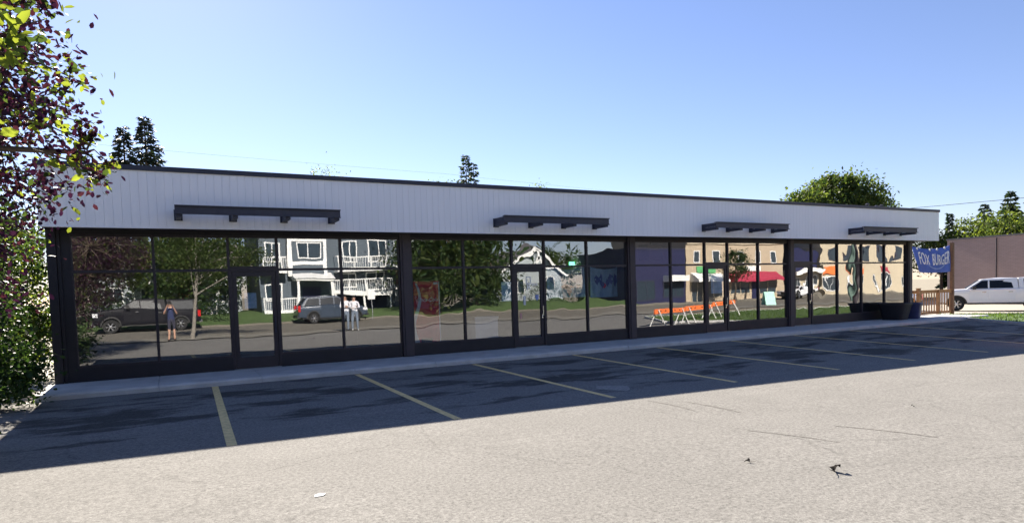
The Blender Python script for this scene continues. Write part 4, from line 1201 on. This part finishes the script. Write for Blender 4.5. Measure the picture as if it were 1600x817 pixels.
# ------------------------------------------------------------------ inside the shop
vm = empty('vending_machine', (6.2,.95,ZB), 0, 'tall red drinks vending machine behind the glass', 'vending machine')
b = MB(); b.box(-.38,.38,-.33,.40,.05,1.98); b.box(-.34,.34,-.28,.36,0,.05); b.build('cabinet', M['trim'], vm)
b = MB(); b.box(-.37,.37,-.37,-.335,.10,1.95); fpn = b.build('front_panel', M['red_panel'], vm)
b = MB(); vs_, fs_ = text_mesh('Coca-Cola', .15, .25); b.mesh([(-.30+v[0]*.95,-.373,1.40+v[1]) for v in vs_], fs_); b.build('lettering', M['letter'], fpn)
b = MB(); b.box(.2,.33,-.374,-.371,1.86,1.92); b.build('label', M['paper'], fpn)
b = MB(); b.box(.345,.372,-.378,-.371,.12,1.93); b.build('edge_strip', M['paper'], fpn)
b = MB()
wv_ = [(-.30+.10*math.sin(i*.35),1.9-i*.09) for i in range(20)]
for i in range(19):
    (xa,za),(xb,zb2) = wv_[i], wv_[i+1]; ww_ = .03+.045*(i/19)
    b.face([(xa-ww_,-.372,za),(xb-ww_,-.372,zb2),(xb+ww_,-.372,zb2),(xa+ww_,-.372,za)])
b.build('wave_mark', M['paper'], fpn)
b = MB(); b.box(-.2,.12,-.376,-.371,.22,.40); b.build('delivery_flap', M['trim'], fpn)

ch = empty('white_cabinet', (8.05,1.0,ZB), 0, 'low white chest cabinet standing inside the second shop', 'cabinet')
b = MB(); b.box(-.36,.36,-.3,.3,.06,.82); b.build('body', M['paper'], ch)
b = MB(); b.box(-.38,.38,-.32,.32,.825,.90); b.build('lid', M['white'], ch)
b = MB(); b.box(-.3,.3,-.25,.25,0,.06); b.build('plinth', M['trim'], ch)

def hung_cloth(x0, x1, y, z0, z1, label, deco):
    t = empty('hanging_cloth', ((x0+x1)/2, y, z0), 0, label, 'cloth', 'cloths hung inside the second shop')
    b = MB(); nu, nv = 28, 12; cx = (x0+x1)/2
    def pp(u, v, off=0):
        return (x0-cx+(x1-x0)*u, .03*math.sin(u*14+v*2)+.015*math.sin(u*33) - off, (z1-z0)*(1-v) - .10*4*u*(1-u)*(1-v))
    b.mesh([pp(i/nu,j/nv) for j in range(nv+1) for i in range(nu+1)], [(j*(nu+1)+i,j*(nu+1)+i+1,(j+1)*(nu+1)+i+1,(j+1)*(nu+1)+i) for j in range(nv) for i in range(nu)])
    b.build('cloth', M['cloth'], t, smooth=True)
    for nm, mm_, blobs in deco:
        b = MB()
        for (u, v, ru, rv) in blobs:
            k = 14; ring = [pp(u+ru*math.cos(6.283*i/k)*(1+.25*math.sin(i*2.7)), v+rv*math.sin(6.283*i/k)*(1+.25*math.cos(i*1.9)), .006) for i in range(k)]
            c_ = pp(u, v, .006)
            b.mesh([c_]+ring, [(0,1+i,1+(i+1)%k) for i in range(k)])
        b.build(nm, mm_, t, recalc=False)
hung_cloth(10.05,11.42,.55,1.48,2.44,'light blue cloth with navy shapes and a pink print, hung inside the second shop', [('print', M['cloth_dark'], [(.15,.38,.09,.16),(.32,.30,.08,.12),(.62,.35,.07,.2),(.74,.38,.08,.18),(.86,.33,.07,.17)]), ('pink_print', M['cloth_pink'], [(.5,.62,.16,.08),(.56,.75,.06,.17),(.78,.62,.12,.05)])])
hung_cloth(11.62,12.74,.55,1.45,2.42,'light blue cloth with two navy wing shapes, hung inside the second shop by the column', [('print', M['cloth_dark'], [(.2,.4,.08,.15),(.34,.38,.07,.2),(.42,.55,.06,.12),(.58,.48,.06,.13),(.68,.36,.08,.16),(.84,.42,.07,.2)]), ('red_print', M['red_panel'], [(.48,.58,.05,.09)])])
ex = empty('exit_sign', (12.75,3.0,2.52), 0, 'small lit green exit sign hanging inside the second shop', 'sign')
b = MB(); b.box(-.30,.30,-.02,.02,0,.17); b.build('case', M['exit_green'], ex)
b = MB(); b.box(-.01,.01,-.01,.01,.17,.75); b.build('stem', M['trim'], ex)
hb = empty('hanging_speaker', (14.3,.8,2.62), R(8), 'black box speaker hung under the ceiling inside the third shop', 'speaker')
b = MB(); b.box(-.36,.36,-.15,.25,0,.5); b.build('case', M['trim'], hb)
b = MB(); b.box(-.32,.32,-.165,-.151,.04,.46); b.build('grille', M['tub_black'], hb)
b = MB(); b.tube([(0,.05,.5),(0,.05,.72)],.02,6); b.build('bracket', M['trim'], hb)

# orange barricades on white legs at the edge of the lawn island
bp_ = [(20.3,-7.75),(23.4,-9.0),(26.5,-10.2),(29.5,-11.3)]
for k_, lab_ in enumerate(('orange barricade on white legs nearest the shop, on the lot','middle one of three orange barricades on white legs','orange barricade on white legs furthest from the shop, on the lawn')):
    A_ = Vector((bp_[k_][0], bp_[k_][1], 0)); B_ = Vector((bp_[k_+1][0], bp_[k_+1][1], 0)); mid_ = (A_+B_)/2; d_ = (B_-A_).normalized(); A_ = A_ + d_*.04; B_ = B_ - d_*.04
    n_ = Vector((-d_.y,d_.x,0)); rz_ = lotz(mid_.x, mid_.y) + (.075 if k_ == 2 else 0)
    bc = empty('barricade', (mid_.x,mid_.y,rz_), 0, lab_, 'barricade', 'orange barricades by the lawn island')
    off_ = Matrix.Translation((-mid_.x,-mid_.y,0))
    b = MB(); b.bar(A_+Vector((0,0,.76)), B_+Vector((0,0,.76)), .06, .22); o = b.build('rail', M['orange'], bc); o.data.transform(off_)
    b = MB()
    for q_ in (.18,.34,.62,.78):
        p = A_.lerp(B_,q_)
        for s_ in (-1,1): b.bar(p-d_*.07+n_*s_*.034+Vector((0,0,.76)), p+d_*.07+n_*s_*.034+Vector((0,0,.76)), .006, .05)
    o = b.build('slot', M['trim'], bc); o.data.transform(off_)
    for q_ in (.1,.88):
        p = A_.lerp(B_,q_)
        for s_ in (-1,1):
            b = MB(); b.bar(p+n_*s_*.05+d_*.0+Vector((0,0,.84)), p+n_*s_*.34+d_*.18*s_+Vector((0,0,0)), .085, .04); o = b.build('leg', M['white'], bc); o.data.transform(off_)
# posters taped to the glass
def poster(x, z, w_, h_, label, y=.012, m='poster'):
    t = empty('poster', (x, y, z), 0, label, 'poster')
    b = MB(); b.box(-w_/2,w_/2,0,.003,-h_/2,h_/2); b.build('sheet', M[m], t)
    b = MB(); b.box(-w_*.3,w_*.05,-.002,-.0005,-h_*.1,h_*.3); b.box(-w_*.38,w_*.38,-.002,-.0005,-h_*.32,-h_*.2); b.build('picture', M['cloth'], t)
poster(1.66,1.70,.26,.36,'pale blue notice sheet taped inside the first shop door')
poster(8.38,1.72,.34,.55,'pale blue poster taped inside the window left of the second shop door')
poster(16.45,1.75,.55,.62,'pale blue poster taped inside the window left of the third shop door')
b = MB(); b.box(25.6,26.55,.3,.34,2.35,3.1); thing_mesh(b, 'hanging_board', M['navy'], 'dark navy board hung inside the last window of the shop', 'board')
#PART4
# ------------------------------------------------------------------ people
def person(label, loc, rz, pose, mats, hair_long=False, group=None):
    """one skinned body; the pose gives joints in metres, facing +y"""
    root = empty('person', loc, rz, label, 'person', group)
    J = dict(pelvis=(0,0,.94), belly=(0,.01,1.10), chest=(0,.0,1.30), neck0=(0,-.01,1.46), neck=(0,.0,1.53), head=(0,.015,1.62), crown=(0,.0,1.71),
             shl=(-.19,-.01,1.42), shr=(.19,-.01,1.42), hipl=(-.10,0,.88), hipr=(.10,0,.88), kneel=(-.11,.02,.49), kneer=(.11,.02,.49),
             ankl=(-.12,-.02,.09), ankr=(.12,-.02,.09), heell=(-.12,-.05,.04), heelr=(.12,-.05,.04), toel=(-.135,.17,.03), toer=(.135,.17,.03))
    J.update(pose)
    Rd = dict(pelvis=(.155,.115), belly=(.145,.105), chest=(.165,.115), neck0=(.09,.075), neck=(.055,.055), head=(.078,.098), crown=(.062,.078),
              shl=(.065,.065), shr=(.065,.065), ell=(.045,.045), elr=(.045,.045), wrl=(.03,.03), wrr=(.03,.03), pall=(.036,.02), palr=(.036,.02),
              hipl=(.092,.095), hipr=(.092,.095), kneel=(.058,.062), kneer=(.058,.062), ankl=(.04,.045), ankr=(.04,.045), heell=(.04,.04), heelr=(.04,.04), toel=(.038,.026), toer=(.038,.026))
    E_ = [('pelvis','belly'),('belly','chest'),('chest','neck0'),('neck0','neck'),('neck','head'),('head','crown'),('neck0','shl'),('neck0','shr'),('shl','ell'),('ell','wrl'),('wrl','pall'),
          ('shr','elr'),('elr','wrr'),('wrr','palr'),('pelvis','hipl'),('pelvis','hipr'),('hipl','kneel'),('hipr','kneer'),('kneel','ankl'),('kneer','ankr'),('ankl','heell'),('ankr','heelr'),('heell','toel'),('heelr','toer')]
    names = list(J)
    me = bpy.data.meshes.new('body'); me.from_pydata([J[n_] for n_ in names], [(names.index(a), names.index(c)) for a, c in E_], [])
    o = bpy.data.objects.new('body', me); col.objects.link(o)
    md = o.modifiers.new('s', 'SKIN'); o.modifiers.new('d', 'SUBSURF').levels = 1
    for i, n_ in enumerate(names):
        sv = me.skin_vertices[0].data[i]; sv.radius = Rd[n_]; sv.use_root = (n_ == 'pelvis')
    dg = bpy.context.evaluated_depsgraph_get()
    m2 = bpy.data.meshes.new_from_object(o.evaluated_get(dg)); bpy.data.objects.remove(o)
    # fingers, thumbs, nose and ears joined into the same mesh
    b = MB(); b.mesh([tuple(v.co) for v in m2.vertices], [tuple(p.vertices) for p in m2.polygons], 0); bpy.data.meshes.remove(m2)
    for sfx in 'lr':
        w_ = Vector(J['wr'+sfx]); p_ = Vector(J['pal'+sfx]); d_ = (p_-w_).normalized()
        sd_ = d_.cross(Vector((0,0,1))); sd_ = sd_.normalized() if sd_.length > .1 else Vector((1,0,0))
        nn_ = sd_.cross(d_)
        for k, ln in zip((-1.5,-.5,.5,1.5), (.065,.08,.085,.075)):
            s0 = p_ + sd_*k*.017; b.tube([s0, s0+d_*ln*.55+nn_*.004, s0+d_*ln*.9-nn_*.02], [.0095,.0085,.006], 6)
        s0 = w_.lerp(p_,.5) + sd_*.03; b.tube([s0, s0+d_*.03+sd_*.025, s0+d_*.065+sd_*.03], [.011,.010,.007], 6)
    hd = Vector(J['head'])
    b.tube([hd+Vector((0,.095,.03)), hd+Vector((0,.122,-.015))], [.009,.015], 6)
    for s in (-1,1): b.lathe([(.001,-.008),(.024,-.004),(.026,.004),(.001,.008)], 8, M=Matrix.Translation(hd+Vector((s*.083,0,0))) @ Matrix.Rotation(R(90),4,'Y'))
    for s in (-1,1): b.lathe([(.001,-.006),(.011,0),(.001,.006)], 8, m=4, M=Matrix.Translation(hd+Vector((s*.032,.092,.022))) @ Matrix.Rotation(R(90),4,'X'))
    b.box(-.024,.024,.094,.100,hd.z-.05,hd.z-.043,5)
    # clothing by region: nearest bone
    seg = [(Vector(J[a]), Vector(J[c]), a, c) for a, c in E_]
    def region(p):
        best = None
        for A1, B1, a, c in seg:
            ab = B1-A1; t_ = max(0, min(1, (p-A1).dot(ab)/max(1e-6, ab.length_squared))); d_ = (A1+ab*t_-p).length
            if best is None or d_ < best[0]: best = (d_, a, c, t_)
        return best
    short = mats.get('short', False); sleeve = mats.get('sleeve', 1.0)
    for i, f in enumerate(b.f):
        if b.m[i]: continue
        c_ = sum((Vector(b.v[k]) for k in f), Vector())/len(f); d_, a, c, t_ = region(c_)
        if c in ('neck','head','crown') or a in ('neck',): mi = 0
        elif c[:2] == 'pa' or a[:2] == 'pa' or a[:2] == 'wr': mi = 0
        elif c[:2] in ('el',): mi = 1 if t_ < sleeve*1.0 else 0
        elif c[:2] == 'wr': mi = 1 if sleeve > 1 and t_ < sleeve-1 else 0
        elif c[:3] in ('ank',): mi = 0 if short else 2
        elif c[:3] in ('kne',): mi = 2 if (not short or t_ < .9) else 0
        elif c[:3] in ('hip',) : mi = 2
        elif c[:3] in ('hee','toe'): mi = 3
        elif a == 'pelvis': mi = 2 if c_.z < 1.0 else 1
        else: mi = 1
        b.m[i] = mi
    ob = b.build('body', [M['skin'], mats['top'], mats['legs'], mats['shoe'], M['hair'], M['lamp_red']], root, smooth=True, recalc=False)
    # hair cap
    b = MB(); vs_, fs_ = [], []
    for i in range(7):
        ph = i/6*R(112 if not hair_long else 128)
        for k in range(16):
            a = 6.283*k/16; r_ = math.sin(ph); y_ = math.cos(a); x_ = math.sin(a)
            z_ = math.cos(ph); front = max(0, y_)
            lowf = front > .3 and z_ < .35; k_ = .82 if lowf else 1.0
            vs_.append((hd.x + .096*r_*x_*k_, hd.y-.012 + .118*r_*y_*k_, hd.z+.03 + .118*(.35 if lowf else z_)))
    for i in range(6):
        for k in range(16): fs_.append((i*16+k, i*16+(k+1)%16, (i+1)*16+(k+1)%16, (i+1)*16+k))
    b.mesh(vs_, fs_); b.build('hair', M['hair'], root, smooth=True)
    return root
ph = person('person in dark top and shorts holding up a phone, facing the shop', (0.0,-16.44,0), 0,
   dict(ell=(-.27,.14,1.22), wrl=(-.14,.34,1.50), pall=(-.10,.385,1.58), elr=(.27,.14,1.22), wrr=(.14,.34,1.50), palr=(.10,.385,1.58)),
   dict(top=M['shirt_navy'], legs=M['shorts'], shoe=M['shoe'], short=True, sleeve=.75))
pn = empty('phone', (0,-16.035,1.66), 0, 'black phone held up in both hands by the person in shorts', 'phone')
b = MB(); b.box(-.075,.075,-.004,.004,-.037,.037); b.build('case', M['trim'], pn)
b = MB(); b.box(-.072,.072,-.0065,-.0045,-.034,.034); b.build('screen', M['autoglass'], pn)
person('person in a white shirt and grey trousers with folded arms, facing the shop', (7.72,-16.2,0), R(8),
   dict(ell=(-.25,.06,1.16), wrl=(-.02,.20,1.18), pall=(.06,.21,1.19), elr=(.25,.06,1.16), wrr=(.03,.22,1.24), palr=(-.05,.23,1.25)),
   dict(top=M['shirt_white'], legs=M['jean'], shoe=M['shoe'], sleeve=1.9))
person('person in a white blouse and pale trousers beside the person with folded arms', (8.22,-16.45,0), R(14),
   dict(ell=(-.24,.05,1.14), wrl=(-.10,.22,1.10), pall=(-.06,.29,1.12), elr=(.24,.03,1.14), wrr=(.12,.22,1.18), palr=(.08,.29,1.22)),
   dict(top=M['shirt_white'], legs=M['jean'], shoe=M['sock'], sleeve=1.9), hair_long=True)

# ------------------------------------------------------------------ across the street (seen in the glass)
def rect_window(parent, x, y, z, w_, h_, n=2, frame='white', d=.06, cross=True, t=.09):
    """a window in a wall whose outside faces +y"""
    b = MB()
    b.box(x-w_/2-t,x+w_/2+t,y,y+d,z-t,z); b.box(x-w_/2-t,x+w_/2+t,y,y+d,z+h_,z+h_+t); b.box(x-w_/2-t,x-w_/2,y,y+d,z,z+h_); b.box(x+w_/2,x+w_/2+t,y,y+d,z,z+h_)
    for i in range(1,n): b.box(x-w_/2+w_*i/n-.035,x-w_/2+w_*i/n+.035,y,y+d-.01,z,z+h_)
    wv = b.build('window', M[frame], parent)
    b = MB(); b.box(x-w_/2,x+w_/2,y,y+.02,z,z+h_); b.build('pane', M['shopglass'], wv)
    return wv
def pitched_roof(parent, x0, x1, y0, y1, z, hh, m, axis='y', ov=.4):
    """ridge along axis, gable ends closed"""
    b = MB()
    x0 -= ov; x1 += ov; y0 -= ov; y1 += ov
    if axis == 'y':
        xm = (x0+x1)/2; P_ = [(x0,y0,z),(x1,y0,z),(xm,y0,z+hh),(x0,y1,z),(x1,y1,z),(xm,y1,z+hh)]
    else:
        ym = (y0+y1)/2; P_ = [(x0,y0,z),(x0,y1,z),(x0,ym,z+hh),(x1,y0,z),(x1,y1,z),(x1,ym,z+hh)]
    b.mesh(P_, [(0,1,2),(5,4,3),(0,2,5,3),(1,4,5,2),(0,3,4,1)]); return b.build('roof', M[m], parent)
# townhouse: local origin at front ground line; +y is towards the shop
th = empty('townhouse', (12.4,-38,.0), 0, 'slate blue townhouse with white bay window, porch and railed balconies across the street', 'house')
b = MB(); b.box(-6.0,5.0,-10,0,0,9); b.build('wall', M['slate'], th)
b = MB(); b.box(5.0,9.0,-10,-.4,0,8.6); b.build('side_wing', M['pale_slate'], th)
pitched_roof(th, -6, 9, -10, 0, 9, 3, 'roof_shingle', 'x')
b = MB(); b.box(-4.0,-1.0,.0,.55,3.55,7.4); by = b.build('bay', M['slate'], th)
b = MB()
for x_ in (-4.06,-1.24): b.box(x_,x_+.30,.552,.62,3.5,7.4)
b.box(-4.06,-.94,.552,.60,4.35,4.65); b.box(-4.06,-.94,.552,.60,3.42,3.62); b.box(-4.06,-.94,.552,.60,6.25,6.5); b.build('trim', M['white'], by)
rect_window(by, -2.4, .556, 4.95, 1.75, 1.15)
def balcony(x0, x1, z, d, parent, rail=.95, sp=.16):
    b = MB(); b.box(x0,x1,0,d,z,z+.34); f_ = b.build('balcony', M['white'], parent)
    b = MB(); b.box(x0,x1,d-.06,d,z+rail+.25,z+rail+.34); b.box(x0,x0+.06,0,d-.06,z+rail+.25,z+rail+.34); b.box(x1-.06,x1,0,d-.06,z+rail+.25,z+rail+.34)
    n_ = int((x1-x0)/sp)
    for i in range(n_+1):
        x_ = x0+.02+(x1-x0-.06)*i/n_; w_ = .09 if i % 8 == 0 else .03; b.box(x_,x_+w_,d-.05,d-.01,z+.34,z+rail+.25)
    b.build('railing', M['white'], f_); return f_
balcony(-.2, 5.4, 3.75, 1.5, th); balcony(-5.9,-4.2,3.7,1.2,th)
balcony(-.7, 4.2, 1.85, 1.7, th); balcony(-6.0,-3.6,.55,1.6,th,.85)
b = MB(); b.box(-3.7,-.6,0,1.9,3.05,3.22); b.mesh([(-3.8,0,3.22),(-.5,0,3.22),(-.5,2.0,3.22),(-3.8,2.0,3.22),(-3.8,0,3.8),(-.5,0,3.8)],[(0,1,2,3),(3,2,5,4),(0,3,4),(1,5,2)]); b.build('porch_roof', M['white'], th)
for x_ in (-3.5,-.8):
    b = MB(); b.box(x_-.1,x_+.1,1.6,1.8,.0,3.05); b.build('porch_post', M['white'], th)
b = MB(); b.box(-2.9,-1.5,.0,.03,.35,2.6); d_ = b.build('door', M['navy'], th)
for (x_,z_,w_,h_) in ((1.2,4.7,1.0,1.5),(3.4,4.7,1.4,1.7),(1.0,2.5,1.2,1.1),(3.2,2.4,1.4,1.2),(-5.0,4.7,1.0,1.4),(-5,1.6,1.0,1.2),(1.0,7.0,1.2,1.2),(3.4,7,1.2,1.2)): rect_window(th, x_, .0, z_, w_, h_)
b = MB(); b.box(-.6,4.1,.0,.04,.25,1.80); b.build('garage_panel', M['navy'], th)
for x_ in (-.6,1.7,4.0):
    b = MB(); b.box(x_,x_+.14,1.5,1.64,0,1.85); b.build('balcony_post', M['white'], th)
b = MB(); b.box(5.05,8.9,-.4,-.34,2.6,3.9); b.build('rose_panel', M['rose'], th)
b = MB(); b.box(5.0,9.0,-.42,-.28,2.25,2.5); b.box(5.0,9.0,-.42,-.28,3.9,4.15); b.box(5.0,9,-.42,-.28,1.25,1.4); b.build('band', M['white'], th)
rect_window(th, 6.6,-.4,4.9,1.5,1.4,3); rect_window(th, 6.4,-.4,.45,1.4,.75,2,d=.08)
# gabled house further back
gh = empty('gabled_house', (38.0,-50,.6), 0, 'pale house with a white trimmed front gable behind the big street trees', 'house')
b = MB(); b.box(-4.2,4.2,-9,0,0,3.2); b.mesh([(-4.2,0,3.2),(4.2,0,3.2),(0,0,6.0),(-4.2,-9,3.2),(4.2,-9,3.2),(0,-9,6.0)],[(0,1,2),(5,4,3)]); b.build('wall', M['pale_slate'], gh)
b = MB()
for s in (-1,1):
    b.mesh([(s*4.8,.5,2.8),(0,.5,6.1),(0,-9.4,6.1),(s*4.8,-9.4,2.8),(s*4.8,.5,2.95),(0,.5,6.28),(0,-9.4,6.28),(s*4.8,-9.4,2.95)],[(0,1,2,3),(7,6,5,4),(0,4,5,1),(1,5,6,2),(2,6,7,3),(3,7,4,0)])
b.build('roof', M['roof_shingle'], gh)
b = MB()
for s in (-1,1): b.bar((s*4.85,.55,2.8),(0,.55,6.1),.08,.34)
for s in (-1,1): b.bar((s*1.3,.52,4.0),(0,.52,5.0),.06,.16)
b.bar((-2.6,.52,4.0),(2.6,.52,4.0),.06,.2); b.bar((0,.52,4.0),(0,.52,5.9),.06,.16); b.build('gable_trim', M['white'], gh)
rect_window(gh,-2,0,1.0,1.6,1.3); rect_window(gh,2,0,1.0,1.6,1.3)
# navy shop
ns = empty('navy_shop', (42.9,-33.4,0), 0, 'low navy blue flat roofed shop across the street', 'building')
b = MB(); b.box(-3.4,3.4,-9,0,0,5.4); b.build('wall', M['navy'], ns)
b = MB(); b.box(-3.45,3.45,-9,.05,5.4,5.55); b.build('coping', M['steel'], ns)
b = MB(); b.box(.6,3.2,0,.9,2.15,2.75); b.build('awning', M['awning_white'], ns)
rect_window(ns,1.8,0,.7,2.4,1.4,3,'steel'); rect_window(ns,-1.7,0,.5,2.2,1.7,2,'steel')
# tan shops
ts = empty('tan_shops', (53.6,-33.4,0), 0, 'two storey tan shop row with red and white awnings across the street', 'building')
b = MB(); b.box(-7.2,7.4,-12,0,0,8.3); b.build('wall', M['tan'], ts)
b = MB(); b.box(-7.25,7.45,-.02,.16,6.0,6.25); b.box(-7.25,7.45,-12,.2,8.3,8.55); b.build('cornice', M['tan2'], ts)
for x_ in (-5.6,-3.0,.6,3.4,5.6): rect_window(ts,x_,0,4.05,.75,1.1,1,'white')
for x0,x1,m1,m2 in ((-6.6,-2.2,'awning_white','sign_green'),(-1.2,6.2,'awning_red','awning_red')):
    b = MB(); b.mesh([(x0,0,3.0),(x1,0,3.0),(x1,1.3,2.25),(x0,1.3,2.25),(x1,1.3,2.0),(x0,1.3,2.0),(x0,0,2.0),(x1,0,2.0)],[(0,1,2,3),(3,2,4,5),(0,3,5,6),(1,7,4,2),(6,5,4,7)]); a_ = b.build('awning', M[m1], ts)
    b = MB(); b.box((x0+x1)/2-1.2,(x0+x1)/2+1.2,.01,.12,3.05,3.65); b.build('sign_board', M['sign_green' if m1 == 'awning_white' else 'awning_white'], ts)
for x0,x1,z0,z1 in ((-6.4,-4.9,.1,2.0),(-4.6,-2.3,.5,2.0),(-.8,1.9,.75,2.0),(3.6,6.0,.6,2.0)): rect_window(ts,(x0+x1)/2,0,z0,x1-x0,z1-z0,2,'tan2')
b = MB(); b.box(2.3,3.2,0,.05,0,2.1); b.build('door', M['navy'], ts)
# navy roofed shop then cream block
nr = empty('navy_fronted_shop', (63.9,-33.4,0), 0, 'single storey shop with a tall navy front board and a white canopy', 'building')
b = MB(); b.box(-2.6,2.8,-10,0,0,3.2); b.build('wall', M['tan2'], nr)
b = MB(); b.box(-2.65,2.85,-10,.1,3.2,5.4); b.build('front_board', M['navy'], nr)
b = MB(); b.box(-2.6,2.8,0,1.2,2.85,3.15); b.build('canopy', M['awning_white'], nr)
rect_window(nr,-1,0,.5,2.2,1.9,2,'white'); rect_window(nr,1.6,0,.4,1.4,2.0,1,'white')
cb_ = empty('cream_block', (75.5,-33.4,0), 0, 'cream two storey block with red sign panels across the street', 'building')
b = MB(); b.box(-8,16,-12,0,0,7.4); b.build('wall', M['tan2'], cb_)
b = MB(); b.box(-8.1,16.1,-12,.2,7.4,7.7); b.build('cornice', M['white'], cb_)
for i in range(7): rect_window(cb_,-6.2+i*3.2,0,4.2,1.5,1.5,2,'steel')
for x_ in (-6.5,-1.5,4,10):
    b = MB(); b.box(x_-1.2,x_+1.2,.0,.14,2.55,3.35); b.build('sign_panel', M['orange'] if x_ < 0 else M['awning_red'], cb_)
for x_ in (-6.5,-1.5,4,10): rect_window(cb_,x_,0,.6,2.6,1.7,3,'white')
# low houses further left
lh = empty('porch_house', (0.5,-44,.7), 0, 'grey house with a pale porch behind the black parked pickup', 'house')
b = MB(); b.box(-6,5,-9,0,0,3.4); b.build('wall', M['pale_slate'], lh)
pitched_roof(lh,-6,5,-9,0,3.4,2.8,'roof_shingle','x',.5)
b = MB(); b.box(-3,3,0,2.2,2.6,2.85); pr_ = b.build('porch_roof', M['white'], lh)
for x_ in (-2.9,-.9,1.0,2.8):
    b = MB(); b.box(x_-.08,x_+.08,2.0,2.16,.3,2.6); b.build('porch_post', M['white'], lh)
b = MB(); b.box(-3,3,0,2.2,0,.45); b.build('porch_floor', M['concrete'], lh)
for x_ in (-4.5,-1.8,3.8): rect_window(lh,x_,0,.9,1.2,1.3)
b = MB(); b.box(.2,1.2,0,.05,.46,2.5); b.build('door', M['awning_red'], lh)
l2 = empty('brown_house', (-15,-45,.7), 0, 'brown house with a grey roof furthest along the street', 'house')
b = MB(); b.box(-5,5,-9,0,0,4.5); b.build('wall', M['rose'], l2)
pitched_roof(l2,-5,5,-9,0,4.5,3,'roof_shingle','y',.5)
for x_ in (-3,0,3): rect_window(l2,x_,0,1.0,1.3,1.4)
def hedge(x0, x1, y, h_, label):
    t = empty('hedge', ((x0+x1)/2,y,.1+.62*min(max((-31.2-y)/5.5,0),1)), 0, label, 'hedge')
    n_ = max(2,int((x1-x0)/1.2)); lob_ = [((x0-x1)/2+(x1-x0)*(i+.5)/n_,0,h_*.5,.9,.6,h_*.55) for i in range(n_)]
    P_, C_, L_ = lobe_points(lob_, 26*n_, 20, .28, .5); k_ = P_[:,2] > .02
    leaf_cloud('foliage', [M['l_dark'],M['l_green']], P_[k_], .13*rng.uniform(.6,1.3,k_.sum()), t, [.6,.4], shape='quad', width=.6)
    return t
hedge(-12,-7,-37,1.5,'clipped hedge before the brown house')
hedge(21,29,-38,1.7,'hedge between the slate townhouse and the gabled house')
hedge(30,39.3,-38.5,1.6,'long hedge before the gabled house')
hedge(-5.5,-3,-38.5,1.3,'short hedge at the corner of the grey house')
hedge(-4.5,3.5,-33.2,1.4,'dark hedge along the bank behind the black parked pickup')
# street trees across
GR = [M['l_green'],M['l_olive'],M['l_dark']]
broad_tree('street_tree', (0.9,-17.7,0), 5.2, [(1.2,0,4.0,1.9,1.8,1.2),(-.3,.1,3.9,1.6,1.5,1.2),(.4,0,4.9,1.5,1.5,.9),(2.6,0,3.5,1.3,1.2,.8)], 'young green tree with a thin straight pale trunk behind the photographer', [M['l_green'],M['l_olive']], [.6,.4], .13, 260, 30, r0=.085, bark='bark_pale', spread=.25, ctop=(.3,0,4.4))
for x_, y_, h_, r_, lab in ((19.2,-33,10,3.3,'big dark street tree nearest the slate townhouse'),(23.6,-35,10,3.3,'big street tree between the slate townhouse and the gabled house'),(-8,-35,11,4.2,'broad street tree across the street behind the purple leaved tree'),
                       (1.5,-40,12,4.0,'broad street tree behind the black parked pickup'),(30,-62,11,4,'tree behind the gabled house'),(-22,-36,12,4.5,'broad street tree furthest along the street from the shops')):
    broad_tree('street_tree', (x_,y_,.3), h_, [(0,0,h_*.62,r_,r_,h_*.30),(r_*.4,0,h_*.36,r_*.8,r_*.8,h_*.24),(-r_*.4,.5,h_*.36,r_*.85,r_*.8,h_*.24),(0,.8,h_*.2,r_*.8,r_*.6,h_*.14)], lab, GR, [.3,.3,.4], .34, 300, 28, r0=.3, spread=.24)
broad_tree('street_tree', (49.3,-29.6,0), 5, [(0,0,3.6,1.5,1.4,1.3),(.3,0,4.4,.8,.8,.7)], 'small dark street tree before the tan shops', [M['l_dark'],M['l_green']], [.7,.3], .2, 110, 22, r0=.09)
for x_, y_, lab in ((48,-60,'tree between the gabled house and the navy shop'),(43,-58,'tree standing behind the back of the navy shop'),(41,-68,'tree far behind the navy shop'),(33,-75,'tree far beyond the gabled house'),(47,-72,'tree far behind the tan shops')):
    broad_tree('street_tree', (x_,y_,0), 8, [(0,0,5.2,4.2,3,2.4)], lab, GR, [.4,.3,.3], .45, 80, 22, r0=.25)
upole((54.6,-20.8,0), 9.5, .20, 'thick green grey street pole at the kerb before the tan shops', m='pole_green', name='street_pole')
upole((39.2,-10.2,.05), 7.5, .12, 'dark slim pole standing in the lawn island', m='column', name='street_pole')
sp_ = empty('street_sign', (12.6,-28.9,0), 0, 'small white street sign on a thin metal post by the slate blue car', 'sign')
b = MB(); b.tube([(0,0,0),(0,0,2.3)],.03,8); b.build('post', M['galv'], sp_)
b = MB(); b.box(-.25,.25,.03,.05,1.55,2.25); b.build('plate', M['white'], sp_)
am = empty('sandwich_board', (42.2,-19.6,.01), R(15), 'pale mint sandwich board standing on the kerb', 'sign')
for s in (-1,1):
    b = MB(); b.mesh([(-.4,s*.3,0),(.4,s*.3,0),(.4,s*.02,1.0),(-.4,s*.02,1.0),(-.4,s*.33,0),(.4,s*.33,0),(.4,s*.05,1.0),(-.4,s*.05,1.0)],[(0,1,2,3),(7,6,5,4),(0,4,5,1),(1,5,6,2),(2,6,7,3),(3,7,4,0)]); b.build('board', M['mint'], am)
